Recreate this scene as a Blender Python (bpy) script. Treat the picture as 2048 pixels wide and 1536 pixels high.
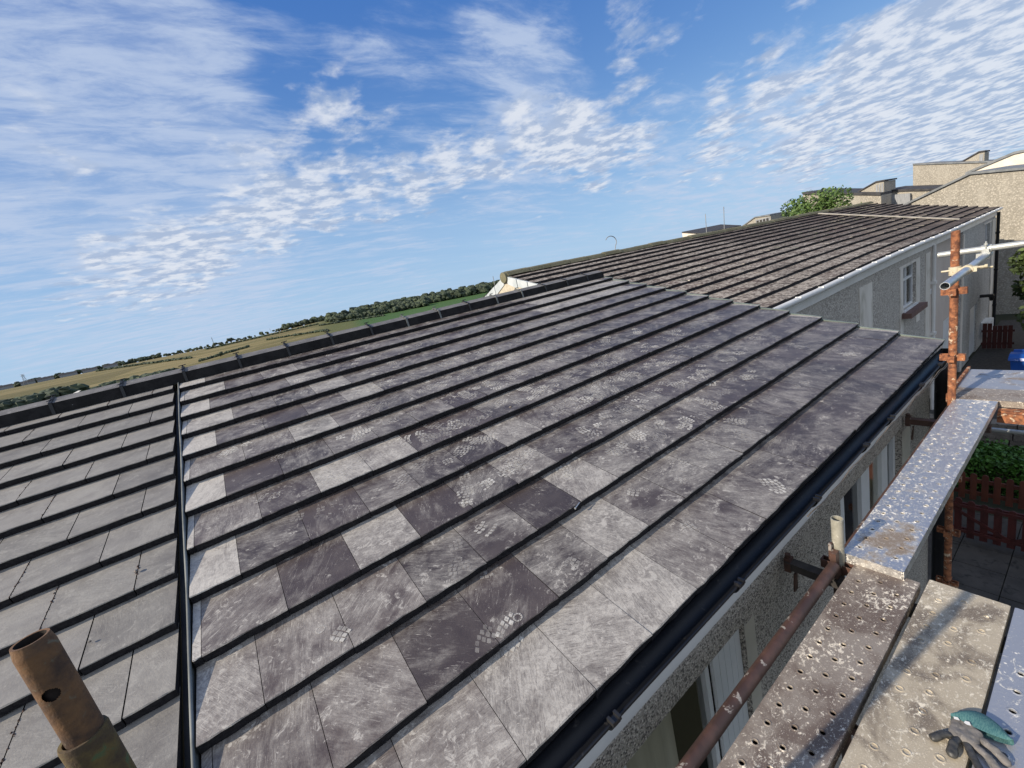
import bpy, math, random
from math import sin, cos, radians, pi
from mathutils import Vector, Matrix
random.seed(11)
for o in list(bpy.data.objects): bpy.data.objects.remove(o)
scene = bpy.context.scene
COL = scene.collection

# ------------------------------------------------------------------ camera
cam_d = bpy.data.cameras.new('camera'); cam = bpy.data.objects.new('camera', cam_d); COL.objects.link(cam)
CAM = Vector((0.4711, -0.9165, 1.3604))
R_ = Vector((0.7967483531, -0.5638660062, -0.2173641848)); U_ = Vector((0.3054709333, 0.0654380894, 0.9499501910)); W_ = Vector((0.5214207233, 0.8232696906, -0.2243823651))
cam.matrix_world = Matrix(((R_.x, U_.x, -W_.x, CAM.x), (R_.y, U_.y, -W_.y, CAM.y), (R_.z, U_.z, -W_.z, CAM.z), (0, 0, 0, 1)))
cam_d.sensor_width = 36; cam_d.lens = 822.235 / 2048 * 36
cam_d.clip_start = 0.02; cam_d.clip_end = 12000
scene.camera = cam

# ------------------------------------------------------------------ light
SUN_EL = radians(27.5); sun_h = Vector((-0.9855, 0.17, 0)).normalized()
sun_dir = Vector((sun_h.x * cos(SUN_EL), sun_h.y * cos(SUN_EL), sin(SUN_EL)))
ld = bpy.data.lights.new('sun', 'SUN'); ld.energy = 4.7; ld.angle = radians(0.53); ld.color = (1.0, 0.89, 0.74)
lo = bpy.data.objects.new('sun', ld); COL.objects.link(lo)
lo.rotation_euler = sun_dir.to_track_quat('Z', 'Y').to_euler()
scene.view_settings.view_transform = 'Standard'; scene.view_settings.look = 'None'
scene.view_settings.exposure = 0.28; scene.view_settings.gamma = 1

# ------------------------------------------------------------------ node helper
class NT:
    def __init__(s, tree): s.t = tree; s.n = tree.nodes; s.l = tree.links; s.n.clear()
    def N(s, typ, ins=None, **kw):
        nd = s.n.new(typ)
        for k, v in kw.items(): setattr(nd, k, v)
        for k, v in (ins or {}).items():
            sock = nd.inputs[k]
            if isinstance(v, bpy.types.NodeSocket): s.l.new(v, sock)
            else:
                if sock.type == 'RGBA' and len(v) == 3: v = (*v, 1)
                sock.default_value = v
        return nd
    def math(s, op, a, b=0.0, c=None, clamp=False):
        ins = {0: a, 1: b}
        if c is not None: ins[2] = c
        return s.N('ShaderNodeMath', ins, operation=op, use_clamp=clamp).outputs[0]
    def noise(s, vec, scale, detail=4, rough=0.55, dist=0.0):
        return s.N('ShaderNodeTexNoise', {'Vector': vec, 'Scale': scale, 'Detail': detail, 'Roughness': rough, 'Distortion': dist}).outputs['Fac']
    def ss(s, v, a, b, lo=0.0, hi=1.0):
        return s.N('ShaderNodeMapRange', {'Value': v, 'From Min': a, 'From Max': b, 'To Min': lo, 'To Max': hi}, interpolation_type='SMOOTHSTEP').outputs[0]
    def mix(s, f, a, b, blend='MIX'):
        nd = s.n.new('ShaderNodeMix'); nd.data_type = 'RGBA'; nd.blend_type = blend
        for i, v in ((0, f), (6, a), (7, b)):
            if isinstance(v, bpy.types.NodeSocket): s.l.new(v, nd.inputs[i])
            else: nd.inputs[i].default_value = (*v, 1) if (i > 0 and len(v) == 3) else v
        return nd.outputs[2]
    def mapv(s, vec, scale=(1, 1, 1), rot=(0, 0, 0), loc=(0, 0, 0)):
        return s.N('ShaderNodeMapping', {'Vector': vec, 'Scale': scale, 'Rotation': rot, 'Location': loc}).outputs[0]
    def coords(s): return s.N('ShaderNodeTexCoord').outputs['Object']
    def bump(s, h, strength, dist=0.01): return s.N('ShaderNodeBump', {'Height': h, 'Strength': strength, 'Distance': dist}).outputs[0]

# ------------------------------------------------------------------ world: nishita sky with cloud layers by direction
world = bpy.data.worlds.new('World'); scene.world = world; world.use_nodes = True
w = NT(world.node_tree)
sky = w.N('ShaderNodeTexSky', sky_type='NISHITA', sun_disc=False)
sky.sun_elevation = SUN_EL; sky.sun_rotation = math.atan2(sun_h.x, sun_h.y)
sky.air_density = 1.0; sky.dust_density = 0.6; sky.ozone_density = 3.0
gen = w.N('ShaderNodeTexCoord').outputs['Generated']
sep = w.N('ShaderNodeSeparateXYZ', {0: gen})
zz = w.math('MAXIMUM', sep.outputs[2], 0.0)
den = w.math('ADD', zz, 0.09)
px_ = w.math('DIVIDE', sep.outputs[0], den); py_ = w.math('DIVIDE', sep.outputs[1], den)
plane = w.N('ShaderNodeCombineXYZ', {0: px_, 1: py_, 2: 0.0}).outputs[0]
def pxdir(x, y):
    return (W_ + (x - 1024) / 822.235 * R_ - (y - 768) / 822.235 * U_).normalized()
def blob(x, y, rad, wt):
    d = pxdir(x, y)
    dt = w.N('ShaderNodeVectorMath', {0: gen, 1: tuple(d)}, operation='DOT_PRODUCT').outputs['Value']
    return w.ss(dt, cos(radians(rad)), 1.0, 0.0, wt)
def blobs(lst):
    acc = None
    for b in lst:
        v = blob(*b); acc = v if acc is None else w.math('ADD', acc, v)
    return acc
back = w.ss(w.N('ShaderNodeVectorMath', {0: gen, 1: (-.45, -.80, .40)}, operation='DOT_PRODUCT').outputs['Value'], .0, .45, 0, 1.3)  # unseen cloud bank added behind the camera for whiter, brighter fill
puff_mask = blobs([(590, 275, 9, .55), (720, 215, 8, .6), (520, 285, 6, .3), (380, 240, 6, .35), (40, 285, 7, .5), (140, 265, 5, .35),
                   (440, 445, 7, .55), (520, 430, 6, .6), (600, 420, 6, .65), (690, 400, 6, .7), (790, 385, 6, .7), (860, 345, 6, .65), (930, 325, 6, .7), (1010, 290, 6, .65), (1095, 250, 6, 1.0), (1160, 300, 6, .5),
                   (240, 530, 8, .6), (330, 520, 7, .6), (420, 525, 6, .4), (130, 600, 6, .3), (560, 560, 6, .25),
                   (1250, 235, 6, .6), (1370, 310, 7, .55), (1510, 290, 8, .55), (1230, 320, 7, .5), (1490, 165, 5, .7), (1650, 240, 8, .65), (1800, 170, 8, .6), (1880, 60, 9, .8), (2000, 90, 11, .75), (1950, 200, 8, .6),
                   (1330, 50, 8, .6), (1600, 85, 5, .4), (1230, 90, 6, .3), (1700, 330, 7, .3), (1100, 380, 8, .35), (1900, 260, 7, .5)])
cir_mask = blobs([(90, 110, 20, .55), (250, 190, 13, .35), (440, 130, 10, .3), (0, 280, 10, .35), (930, 180, 16, .4), (1100, 200, 9, .4), (1040, 40, 9, .4), (250, 480, 22, .38), (100, 560, 20, .45), (620, 560, 20, .45), (900, 440, 16, .35), (1200, 400, 18, .42), (1500, 330, 16, .45), (1750, 300, 16, .4), (700, 20, 10, .3)])
rotp = w.mapv(plane, scale=(1.0, 1.0, 1), rot=(0, 0, radians(-32)))
warp = w.N('ShaderNodeTexNoise', {'Vector': plane, 'Scale': 1.4, 'Detail': 3.0}).outputs['Color']
warpv = w.N('ShaderNodeVectorMath', {0: warp, 1: (0.16, 0.16, 0)}, operation='MULTIPLY').outputs[0]
pw = w.N('ShaderNodeVectorMath', {0: plane, 1: warpv}, operation='ADD').outputs[0]
puff_mask = w.math('ADD', puff_mask, back)
cir_mask = w.math('ADD', cir_mask, back)
n1 = w.noise(pw, 3.9, 7, 0.54); n1b = w.noise(pw, 9.5, 5, 0.55)
puffn = w.math('ADD', w.math('MULTIPLY', n1, 0.70), w.math('MULTIPLY', n1b, 0.30))
pf = w.math('ADD', puffn, w.math('MULTIPLY', w.math('SUBTRACT', puff_mask, 0.76), 0.26))
puff = w.ss(pf, 0.455, 0.65)
st = w.mapv(pw, scale=(0.55, 2.1, 1), rot=(0, 0, radians(58)))
n2 = w.noise(st, 1.7, 9, 0.62, 0.6); n3 = w.noise(w.mapv(pw, scale=(1.3, 3.0, 1), rot=(0, 0, radians(48))), 2.2, 7, 0.65, 0.3)
cf = w.math('ADD', w.math('ADD', w.math('MULTIPLY', n2, 0.6), w.math('MULTIPLY', n3, 0.4)), w.math('MULTIPLY', w.math('SUBTRACT', cir_mask, 0.64), 0.40))
cir = w.math('MULTIPLY', w.ss(cf, 0.38, 0.66, 0.0, 0.80), w.ss(n3, .34, .62, .35, 1.0))
# denser veil close to the horizon
hz = w.ss(sep.outputs[2], 0.0, 0.36, 0.66, 0.0)
veil = w.math('MULTIPLY', hz, w.ss(w.noise(w.mapv(plane, scale=(.25, 1.0, 1), rot=(0, 0, radians(55))), 1.6, 6, .6), .2, .75, .62, 1.0))
hs = w.N('ShaderNodeHueSaturation', {'Saturation': 1.18, 'Value': 1.0, 'Fac': 1.0, 'Color': sky.outputs[0]}).outputs[0]
el = w.ss(sep.outputs[2], 0.0, 0.62)
grad = w.mix(el, (2.3, 4.1, 6.7), (.48, 1.55, 4.7))
skyc = w.mix(0.78, hs, grad)
c1 = w.mix(veil, skyc, (3.9, 5.3, 6.9))
c2 = w.mix(cir, c1, (4.4, 5.2, 6.7))
shade = w.ss(w.noise(pw, 7.5, 6, 0.6), 0.40, 0.60)
pcol = w.mix(shade, (3.3, 4.1, 5.6), (6.4, 6.7, 7.3))
c3 = w.mix(w.math('MULTIPLY', puff, 0.86), c2, pcol)
bg = w.N('ShaderNodeBackground', {'Color': c3, 'Strength': 0.10})
w.l.new(bg.outputs[0], w.N('ShaderNodeOutputWorld').inputs[0])

# ------------------------------------------------------------------ mesh helpers
class MB:
    def __init__(s): s.v = []; s.f = []; s.m = []; s.c = []; s.sm = []
    def add(s, vs, fs, mi=0, col=(0.5, 0.5, 0.5), smooth=False):
        b = len(s.v); s.v += [tuple(x) for x in vs]
        for f in fs: s.f.append([b + i for i in f]); s.m.append(mi); s.c.append(col); s.sm.append(smooth)
    def box(s, a, b, mi=0, col=(.5, .5, .5)):
        (x0, y0, z0), (x1, y1, z1) = a, b
        s.add([(x0, y0, z0), (x1, y0, z0), (x1, y1, z0), (x0, y1, z0), (x0, y0, z1), (x1, y0, z1), (x1, y1, z1), (x0, y1, z1)],
              [(0, 3, 2, 1), (4, 5, 6, 7), (0, 1, 5, 4), (1, 2, 6, 5), (2, 3, 7, 6), (3, 0, 4, 7)], mi, col)
    def obox(s, c, ax, ay, az, hx, hy, hz, mi=0):
        c = Vector(c); vs = []
        for k in (-1, 1):
            for (i, j) in ((-1, -1), (1, -1), (1, 1), (-1, 1)):
                vs.append(c + ax * hx * i + ay * hy * j + az * hz * k)
        s.add(vs, [(0, 3, 2, 1), (4, 5, 6, 7), (0, 1, 5, 4), (1, 2, 6, 5), (2, 3, 7, 6), (3, 0, 4, 7)], mi)
    def prism(s, poly, axis, t0, t1, mi=0):
        """poly: 2D outline in the two other axes, pushed along axis from t0 to t1"""
        def mk(p, t):
            if axis == 'x': return (t, p[0], p[1])
            if axis == 'y': return (p[0], t, p[1])
            return (p[0], p[1], t)
        n = len(poly); vs = [mk(p, t0) for p in poly] + [mk(p, t1) for p in poly]
        s.add(vs, [tuple(range(n))[::-1], tuple(range(n, 2 * n))] + [(i, (i + 1) % n, n + (i + 1) % n, n + i) for i in range(n)], mi)
    def tube(s, pts, r, seg=14, mi=0, cap=True, hollow=None, smooth=True):
        pts = [Vector(p) for p in pts]; rs = r if isinstance(r, (list, tuple)) else [r] * len(pts)
        rings = []; prev = None
        for i, p in enumerate(pts):
            t = (pts[min(i + 1, len(pts) - 1)] - pts[max(i - 1, 0)]).normalized()
            if prev is None:
                a = Vector((0, 0, 1)) if abs(t.z) < .9 else Vector((1, 0, 0)); a = (a - t * a.dot(t)).normalized()
            else: a = (prev - t * prev.dot(t)).normalized()
            prev = a; b = t.cross(a)
            rings.append([p + (a * cos(2 * pi * k / seg) + b * sin(2 * pi * k / seg)) * rs[i] for k in range(seg)])
        vs = [q for rg in rings for q in rg]; fs = []
        for i in range(len(pts) - 1):
            for k in range(seg):
                fs.append((i * seg + k, i * seg + (k + 1) % seg, (i + 1) * seg + (k + 1) % seg, (i + 1) * seg + k))
        s.add(vs, fs, mi, smooth=smooth)
        if hollow:
            for end, dr in ((0, 1), (len(pts) - 1, -1)):
                c = pts[end]; t = (pts[1] - pts[0] if end == 0 else pts[-1] - pts[-2]).normalized() * dr
                rg = rings[end]; inn = [c + (q - c) * hollow for q in rg]; deep = [q + t * min(.25, (pts[-1] - pts[0]).length * .45) for q in inn]
                vs = rg + inn + deep; fs = []
                for k in range(seg):
                    k2 = (k + 1) % seg
                    fs.append((k, seg + k, seg + k2, k2)); fs.append((seg + k, 2 * seg + k, 2 * seg + k2, seg + k2))
                fs.append(tuple(2 * seg + k for k in range(seg)))
                s.add(vs, fs, mi)
        elif cap:
            s.add(rings[0], [tuple(range(seg))[::-1]], mi); s.add(rings[-1], [tuple(range(seg))], mi)
    def build(s, name, mats, parent=None, mod=None):
        me = bpy.data.meshes.new(name); me.from_pydata(s.v, [], s.f)
        if not isinstance(mats, (list, tuple)): mats = [mats]
        for m in mats: me.materials.append(m)
        me.polygons.foreach_set('material_index', s.m); me.polygons.foreach_set('use_smooth', s.sm)
        ca = me.color_attributes.new('tone', 'FLOAT_COLOR', 'CORNER'); buf = []
        for p in me.polygons:
            c = s.c[p.index]; buf += [c[0], c[1], c[2], 1.0] * p.loop_total
        ca.data.foreach_set('color', buf); me.update()
        o = bpy.data.objects.new(name, me); COL.objects.link(o)
        if parent: attach(o, parent)
        return o
def attach(o, parent):
    o.parent = parent
    if parent.parent is None: o.matrix_parent_inverse = Matrix.Translation(-parent.location)
def thing(name, label, cat, loc=(0, 0, 0), group=None):
    o = bpy.data.objects.new(name, None); COL.objects.link(o); o.location = loc; o.empty_display_size = .2
    return tag(o, label, cat, group)
def tag(o, label, cat, group=None, kind=None):
    if label: o['label'] = label
    if cat: o['category'] = cat
    if group: o['group'] = group
    if kind: o['kind'] = kind
    return o
def place_copy(root, loc, label):
    r = root.copy(); COL.objects.link(r); r.location = loc; r['label'] = label
    for ch in list(root.children):
        c = ch.copy(); COL.objects.link(c); c.parent = r; c.matrix_parent_inverse = ch.matrix_parent_inverse.copy()
        for gch in list(ch.children):
            d = gch.copy(); COL.objects.link(d); d.parent = c; d.matrix_parent_inverse = gch.matrix_parent_inverse.copy()
    return r

# ------------------------------------------------------------------ materials
def newmat(name):
    m = bpy.data.materials.new(name); m.use_nodes = True; return m, NT(m.node_tree)
def finish(t, col, rough=0.7, metal=0.0, normal=None, spec=0.5, **kw):
    ins = {'Base Color': col, 'Roughness': rough, 'Metallic': metal, 'Specular IOR Level': spec}
    if normal is not None: ins['Normal'] = normal
    ins.update(kw)
    b = t.N('ShaderNodeBsdfPrincipled', ins); t.l.new(b.outputs[0], t.N('ShaderNodeOutputMaterial').inputs[0]); return b
def simple(name, c1, c2, scale=8, rough=.7, metal=0, bump=.2, bd=.004, detail=5, lo=.35, hi=.65, spec=.5, stretch=(1, 1, 1)):
    m, t = newmat(name); co = t.mapv(t.coords(), scale=stretch)
    n = t.noise(co, scale, detail, .6)
    col = t.mix(t.ss(n, lo, hi), c1, c2)
    finish(t, col, rough, metal, t.bump(t.noise(co, scale * 3, 4, .6), bump, bd) if bump else None, spec)
    return m
def three(name, c1, c2, c3, s1, s2, t2=(.55, .65), rough=.7, metal=0, bump=.3, bd=.004, stretch=(1, 1, 1), spec=.5, metal3=None):
    m, t = newmat(name); co = t.mapv(t.coords(), scale=stretch)
    a = t.noise(co, s1, 5, .6); b = t.noise(co, s2, 6, .65, .5); k = t.ss(b, *t2)
    col = t.mix(k, t.mix(t.ss(a, .35, .65), c1, c2), c3)
    me = metal if metal3 is None else t.math('MULTIPLY_ADD', k, metal3 - metal, metal)
    finish(t, col, rough, me, t.bump(t.math('ADD', b, t.noise(co, s2 * 3, 3)), bump, bd), spec)
    return m

ALPHA = 0.28903; G = 0.335; ST = 13 * G; CA, SA = cos(ALPHA), sin(ALPHA)
def P(u, s, off=0.0):
    return Vector((u, (ST - s) * CA - off * SA, (ST - s) * SA + off * CA))

def tile_mat(name, base, base2, dust, gain, rough):
    m, t = newmat(name)
    at = t.N('ShaderNodeAttribute', attribute_name='tone'); sp = t.N('ShaderNodeSeparateColor', {0: at.outputs['Color']})
    r, g, b = sp.outputs
    co = t.mapv(t.coords(), rot=(-ALPHA, 0, 0))
    off = t.N('ShaderNodeCombineXYZ', {0: t.math('MULTIPLY', b, 37.0), 1: t.math('MULTIPLY', g, 17.0), 2: 0.0}).outputs[0]
    co2 = t.N('ShaderNodeVectorMath', {0: co, 1: off}, operation='ADD').outputs[0]
    rv = t.N('ShaderNodeVectorRotate', {'Vector': co2, 'Axis': (0, 0, 1), 'Angle': t.math('MULTIPLY', b, 5.0)}, rotation_type='AXIS_ANGLE').outputs[0]
    broad = t.noise(co, 3.4, 6, .62, .5); broad2 = t.noise(co, 8.5, 5, .65, .8)
    fine = t.noise(co, 46, 5, .72)
    wipe = t.noise(t.mapv(rv, scale=(2.6, 8, 1)), 2.6, 7, .66, .8)
    scr = t.noise(t.mapv(rv, scale=(3, 34, 1), rot=(0, 0, .5)), 4.0, 6, .72, 1.8)
    gr0 = t.noise(co, 60, 6, .8, .5)
    film = t.math('ADD', t.math('SUBTRACT', r, .235), t.math('ADD', t.math('MULTIPLY', t.math('SUBTRACT', broad, .5), 1.2), t.math('ADD', t.math('MULTIPLY', t.math('SUBTRACT', wipe, .5), 1.0), t.math('MULTIPLY', t.math('SUBTRACT', broad2, .5), .6))))
    film = t.math('MULTIPLY', film, t.math('MULTIPLY_ADD', gr0, 2.6, -.30), clamp=True)
    gr = t.noise(co, 27, 9, .80, 1.0)
    th = t.math('SUBTRACT', t.math('MULTIPLY_ADD', r, -.20, .640), t.math('MULTIPLY', t.math('SUBTRACT', broad2, .5), .50))
    chalk = t.math('MULTIPLY', t.math('DIVIDE', t.math('SUBTRACT', gr, th), .10, clamp=True), .70)
    th2 = t.math('MULTIPLY_ADD', r, -.16, .635)
    scrk = t.math('MULTIPLY', t.math('DIVIDE', t.math('SUBTRACT', scr, th2), .07, clamp=True), t.ss(broad, .38, .55, .1, .7))
    film = t.math('MULTIPLY', film, t.ss(scr, .36, .52, .55, 1.0))
    k = t.math('MAXIMUM', t.math('MULTIPLY', film, .86), t.math('MAXIMUM', chalk, scrk))
    bs = t.mix(t.ss(t.noise(co, 9, 5), .3, .7), base, base2)
    bs = t.mix(1.0, bs, t.N('ShaderNodeCombineColor', {0: t.math('MULTIPLY_ADD', g, .5, .75), 1: t.math('MULTIPLY_ADD', g, .5, .75), 2: t.math('MULTIPLY_ADD', g, .5, .75)}).outputs[0], 'MULTIPLY')
    col = t.mix(k, bs, dust)
    h = t.math('ADD', t.math('MULTIPLY', fine, .5), t.math('ADD', t.noise(co, 150, 3), t.math('MULTIPLY', t.noise(co, 14, 4, .6), 1.2)))
    finish(t, col, t.math('MULTIPLY_ADD', k, .2, rough), 0, t.bump(h, .42, .0022), .55)
    return m
M = {}
M['tile_new'] = tile_mat('new_tile', (.066, .050, .045), (.100, .080, .070), (.62, .58, .51), .52, .44)
M['tile_old'] = tile_mat('weathered_tile', (.160, .146, .130), (.210, .195, .174), (.36, .34, .30), .34, .6)
M['tile_edge_shade'] = simple('tile_edge_shade', (.016, .015, .017), (.03, .028, .03), 60, .95, bump=.8, bd=.006, spec=.2)  # risers face away from the sun; their shade is put into this dark colour
M['ridge'] = three('ridge_concrete', (.12, .115, .11), (.19, .18, .17), (.30, .285, .265), 7, 26, (.58, .75), .75, bump=.3, bd=.002)
M['ridge_face_shade'] = simple('ridge_face_shade', (.011, .0105, .011), (.022, .021, .021), 12, .85, spec=.25)  # steep ridge sides: same concrete, with their shade painted in as near-black
m, t = newmat('boot_dust'); co = t.coords(); n = t.noise(co, 75, 4, .7); n2 = t.noise(co, 14, 3)
b = t.N('ShaderNodeBsdfPrincipled', {'Base Color': (.66, .63, .57, 1), 'Roughness': .9}); tr = t.N('ShaderNodeBsdfTransparent')
ms = t.N('ShaderNodeMixShader', {0: t.math('MULTIPLY', t.ss(n, .24, .50), t.math('MULTIPLY', t.N('ShaderNodeSeparateColor', {0: t.N('ShaderNodeAttribute', attribute_name='tone').outputs['Color']}).outputs[0], t.ss(n2, .35, .65, .35, 1.0))), 1: tr.outputs[0], 2: b.outputs[0]})
t.l.new(ms.outputs[0], t.N('ShaderNodeOutputMaterial').inputs[0]); M['boot'] = m
M['moss'] = simple('moss_dirt', (.05, .03, .022), (.10, .055, .04), 40, .95, bump=.6)
M['black_pvc'] = three('black_pvc', (.005, .006, .009), (.010, .011, .014), (.07, .065, .06), 3, 22, (.60, .78), .42, bump=.15, bd=.001, spec=.32)
M['rubber_black'] = simple('rubber_black', (.012, .012, .013), (.02, .02, .02), 10, .5)
M['zinc_lip'] = simple('zinc_lip', (.11, .12, .115), (.20, .21, .20), 5, .7, .1, .1)
M['verge_concrete'] = simple('verge_concrete', (.26, .245, .215), (.36, .34, .30), 4, .8)
M['green_trim'] = simple('green_trim', (.10, .13, .12), (.17, .20, .18), 6, .5, .1, .1)
M['white_pvc'] = three('white_pvc', (.68, .70, .70), (.76, .77, .77), (.42, .41, .38), 3, 18, (.66, .85), .35, bump=.05)
M['fascia'] = three('fascia_paint', (.64, .63, .60), (.72, .71, .68), (.30, .29, .26), 2, 12, (.62, .8), .5, bump=.1)
M['beige_panel'] = simple('beige_panel', (.47, .44, .36), (.54, .50, .42), 4, .7, bump=.1)
M['curtain'] = simple('curtain', (.60, .55, .45), (.72, .67, .56), 3, .9, bump=.3, stretch=(6, 1, .3))
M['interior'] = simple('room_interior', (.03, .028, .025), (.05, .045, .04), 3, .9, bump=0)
m, t = newmat('window_glass'); fr = t.N('ShaderNodeFresnel', {'IOR': 1.5}).outputs[0]
ms = t.N('ShaderNodeMixShader', {0: t.math('ADD', fr, .06), 1: t.N('ShaderNodeBsdfTransparent', {'Color': (.93, .95, .93, 1)}).outputs[0], 2: t.N('ShaderNodeBsdfGlossy', {'Roughness': .03, 'Color': (.9, .9, .9, 1)}).outputs[0]})
t.l.new(ms.outputs[0], t.N('ShaderNodeOutputMaterial').inputs[0]); M['glass'] = m
# pebble dash
def dash(name, c1, c2, c3, scale, stain=None):
    m, t = newmat(name); co = t.coords()
    v = t.N('ShaderNodeTexVoronoi', {'Vector': co, 'Scale': scale}); vc = t.N('ShaderNodeSeparateColor', {0: v.outputs['Color']}).outputs[0]
    col = t.mix(t.ss(vc, .25, .75), c1, c2); col = t.mix(t.ss(vc, .72, .78), col, c3)
    col = t.mix(t.ss(v.outputs['Distance'], .25, .6, 0, .7), col, tuple(x * .45 for x in c1))
    if stain: col = t.mix(t.ss(t.noise(t.mapv(co, scale=(1, 1, .22)), 2.1, 6, .65), .42, .68, 0, .6), col, stain)
    finish(t, col, .92, 0, t.bump(v.outputs['Distance'], .8, .006), .3); return m
M['pebbledash'] = dash('pebble_dash', (.56, .51, .44), (.82, .76, .67), (.09, .082, .075), 130)
M['roughcast'] = dash('grey_roughcast', (.56, .52, .46), (.70, .66, .59), (.34, .31, .28), 30, (.43, .40, .35))
M['roughcast_blue'] = dash('pale_roughcast', (.54, .53, .50), (.64, .63, .60), (.46, .45, .43), 24, (.50, .49, .46))
M['render_band'] = three('smooth_render', (.62, .58, .51), (.72, .68, .61), (.45, .42, .35), 1.3, 3.5, (.5, .7), .85, bump=.2, stretch=(1, 1, .25))
M['beige_render'] = three('beige_render', (.52, .45, .39), (.58, .51, .45), (.44, .38, .33), 1, 5, (.55, .75), .85, bump=.1, stretch=(1, 1, .4))
M['cream_roughcast'] = dash('cream_roughcast', (.46, .42, .35), (.54, .50, .42), (.36, .33, .27), 15, (.40, .37, .31))
M['cream_render'] = simple('cream_render', (.66, .60, .50), (.76, .70, .60), 2, .85, bump=.1)
M['mortar'] = three('cream_mortar', (.42, .37, .28), (.52, .47, .37), (.35, .30, .2), 12, 30, (.6, .72), .9)
M['verge_white'] = simple('verge_board', (.40, .44, .45), (.52, .55, .56), 3, .6, bump=.1)
M['cap_grey'] = simple('coping_grey', (.15, .16, .165), (.22, .23, .235), 3, .8, bump=.2)
M['dark_felt'] = simple('dark_roof_felt', (.035, .034, .036), (.06, .058, .06), 3, .85, bump=.2)
M['clad'] = simple('grey_cladding', (.20, .21, .22), (.33, .34, .35), 5, .7, bump=.1, stretch=(1, 6, .3))
M['sill_brown'] = simple('brown_sill', (.12, .065, .055), (.16, .09, .075), 6, .7)
def lichen(name, c1, c2, c3, k0, k1, red):
    m, t = newmat(name); co = t.coords(); at = t.N('ShaderNodeAttribute', attribute_name='tone'); g = t.N('ShaderNodeSeparateColor', {0: at.outputs['Color']}).outputs
    col = t.mix(t.ss(t.noise(co, 2.0, 5), .3, .7), c1, c2)
    col = t.mix(t.ss(t.noise(co, .8, 3), .5, .7, 0, .6), col, red)
    col = t.mix(t.math('MULTIPLY', g[1], .45), col, tuple(x * 1.7 for x in c2))
    n = t.noise(co, 13, 5, .75, .6)
    k = t.ss(t.math('ADD', n, t.math('MULTIPLY', t.math('SUBTRACT', g[0], .5), .3)), k0, k1)
    col = t.mix(k, col, c3)
    col = t.mix(t.ss(t.noise(co, 7, 6, .8), .60, .66, 0, .85), col, (.025, .02, .014))
    finish(t, col, .9, 0, t.bump(n, .7, .012), .3); return m
M['old_roof'] = lichen('lichen_tile', (.070, .052, .042), (.108, .086, .070), (.42, .37, .31), .50, .60, (.085, .042, .034))
M['moss_ridge'] = lichen('mossy_ridge', (.09, .085, .05), (.15, .14, .09), (.30, .29, .22), .55, .7, (.08, .09, .03))
M['galv'] = three('galvanised_steel', (.42, .45, .48), (.58, .60, .61), (.70, .68, .60), 8, 40, (.62, .72), .38, .75, .15, .001, metal3=.1)
M['rail_pale'] = three('pale_galvanised', (.36, .37, .36), (.46, .47, .44), (.30, .27, .19), 8, 30, (.66, .8), .42, .35, .1, .001)
M['rust'] = three('orange_rust', (.12, .045, .025), (.36, .14, .060), (.62, .48, .33), 30, 22, (.57, .66), .85, bump=.7, bd=.003)
M['rust_dark'] = three('brown_paint_tube', (.050, .028, .022), (.100, .052, .038), (.30, .27, .24), 9, 13, (.61, .635), .5, .0, .3, .002)
M['pole_rust'] = three('ochre_tube', (.065, .040, .028), (.19, .10, .045), (.17, .15, .10), 24, 70, (.58, .72), .7, .15, .6, .0012)
M['pole_green'] = three('mossy_sleeve', (.075, .050, .028), (.15, .105, .035), (.085, .125, .055), 30, 60, (.52, .66), .8, .1, .6, .0015)
M['cement_tube'] = three('cement_tube', (.26, .25, .20), (.40, .38, .31), (.66, .63, .55), 16, 50, (.60, .68), .65, .2, .6, .002)
M['orange'] = three('orange_paint', (.75, .24, .02), (.85, .33, .04), (.10, .03, .01), 20, 70, (.62, .66), .55, 0, .2)
def board(name, base, dirt, splat, k, metal, rough, sv=26, dk=(.42, .62), grime=False):
    m, t = newmat(name); co = t.coords()
    d = t.ss(t.noise(co, 5.5, 6, .65, .5), *dk)
    big = t.ss(t.noise(co, 3.2, 4, .6), .5, .68)
    n1 = t.noise(t.mapv(co, scale=(1, 1.25, 1)), sv * 1.3, 7, .78, .5); n2 = t.noise(co, sv * 4.5, 4, .75, .3)
    s1 = t.ss(t.math('ADD', n1, t.math('MULTIPLY', big, .07)), k, k + .05); s2 = t.ss(n2, k + .03, k + .09)
    sp = t.math('MAXIMUM', s1, s2)
    vor = t.N('ShaderNodeTexVoronoi', {'Vector': co, 'Scale': 34.0}).outputs['Distance']
    drop = t.math('MULTIPLY', t.ss(vor, .10, .16, 1, 0), t.ss(t.noise(co, 12), .45, .55)); sp = t.math('MAXIMUM', sp, drop)
    if grime:
        dd = t.N('ShaderNodeVectorMath', {0: t.mapv(co, scale=(1, 1.9, 0), loc=(-2.83, 1.9 * .345, 0))}, operation='LENGTH').outputs['Value']
        gm = t.ss(t.math('ADD', dd, t.math('MULTIPLY_ADD', t.noise(co, 11, 6, .7), .75, -.2)), .26, .40, .9, 0); d = t.math('MAXIMUM', d, gm)
        dirt = t.mix(gm, dirt, (.20, .145, .10)); sp = t.math('MULTIPLY', sp, t.math('SUBTRACT', 1.0, t.math('MULTIPLY', gm, .75)))
    col = t.mix(d, base, dirt); col = t.mix(sp, col, splat)
    met = t.math('MULTIPLY', t.math('SUBTRACT', 1.0, t.math('MAXIMUM', sp, t.math('MULTIPLY', d, .8))), metal)
    finish(t, col, t.math('MULTIPLY_ADD', t.math('MAXIMUM', sp, d), .4, rough), met, t.bump(t.math('ADD', t.math('MULTIPLY', sp, .7), n2), .5, .0025), .5)
    return m
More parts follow.
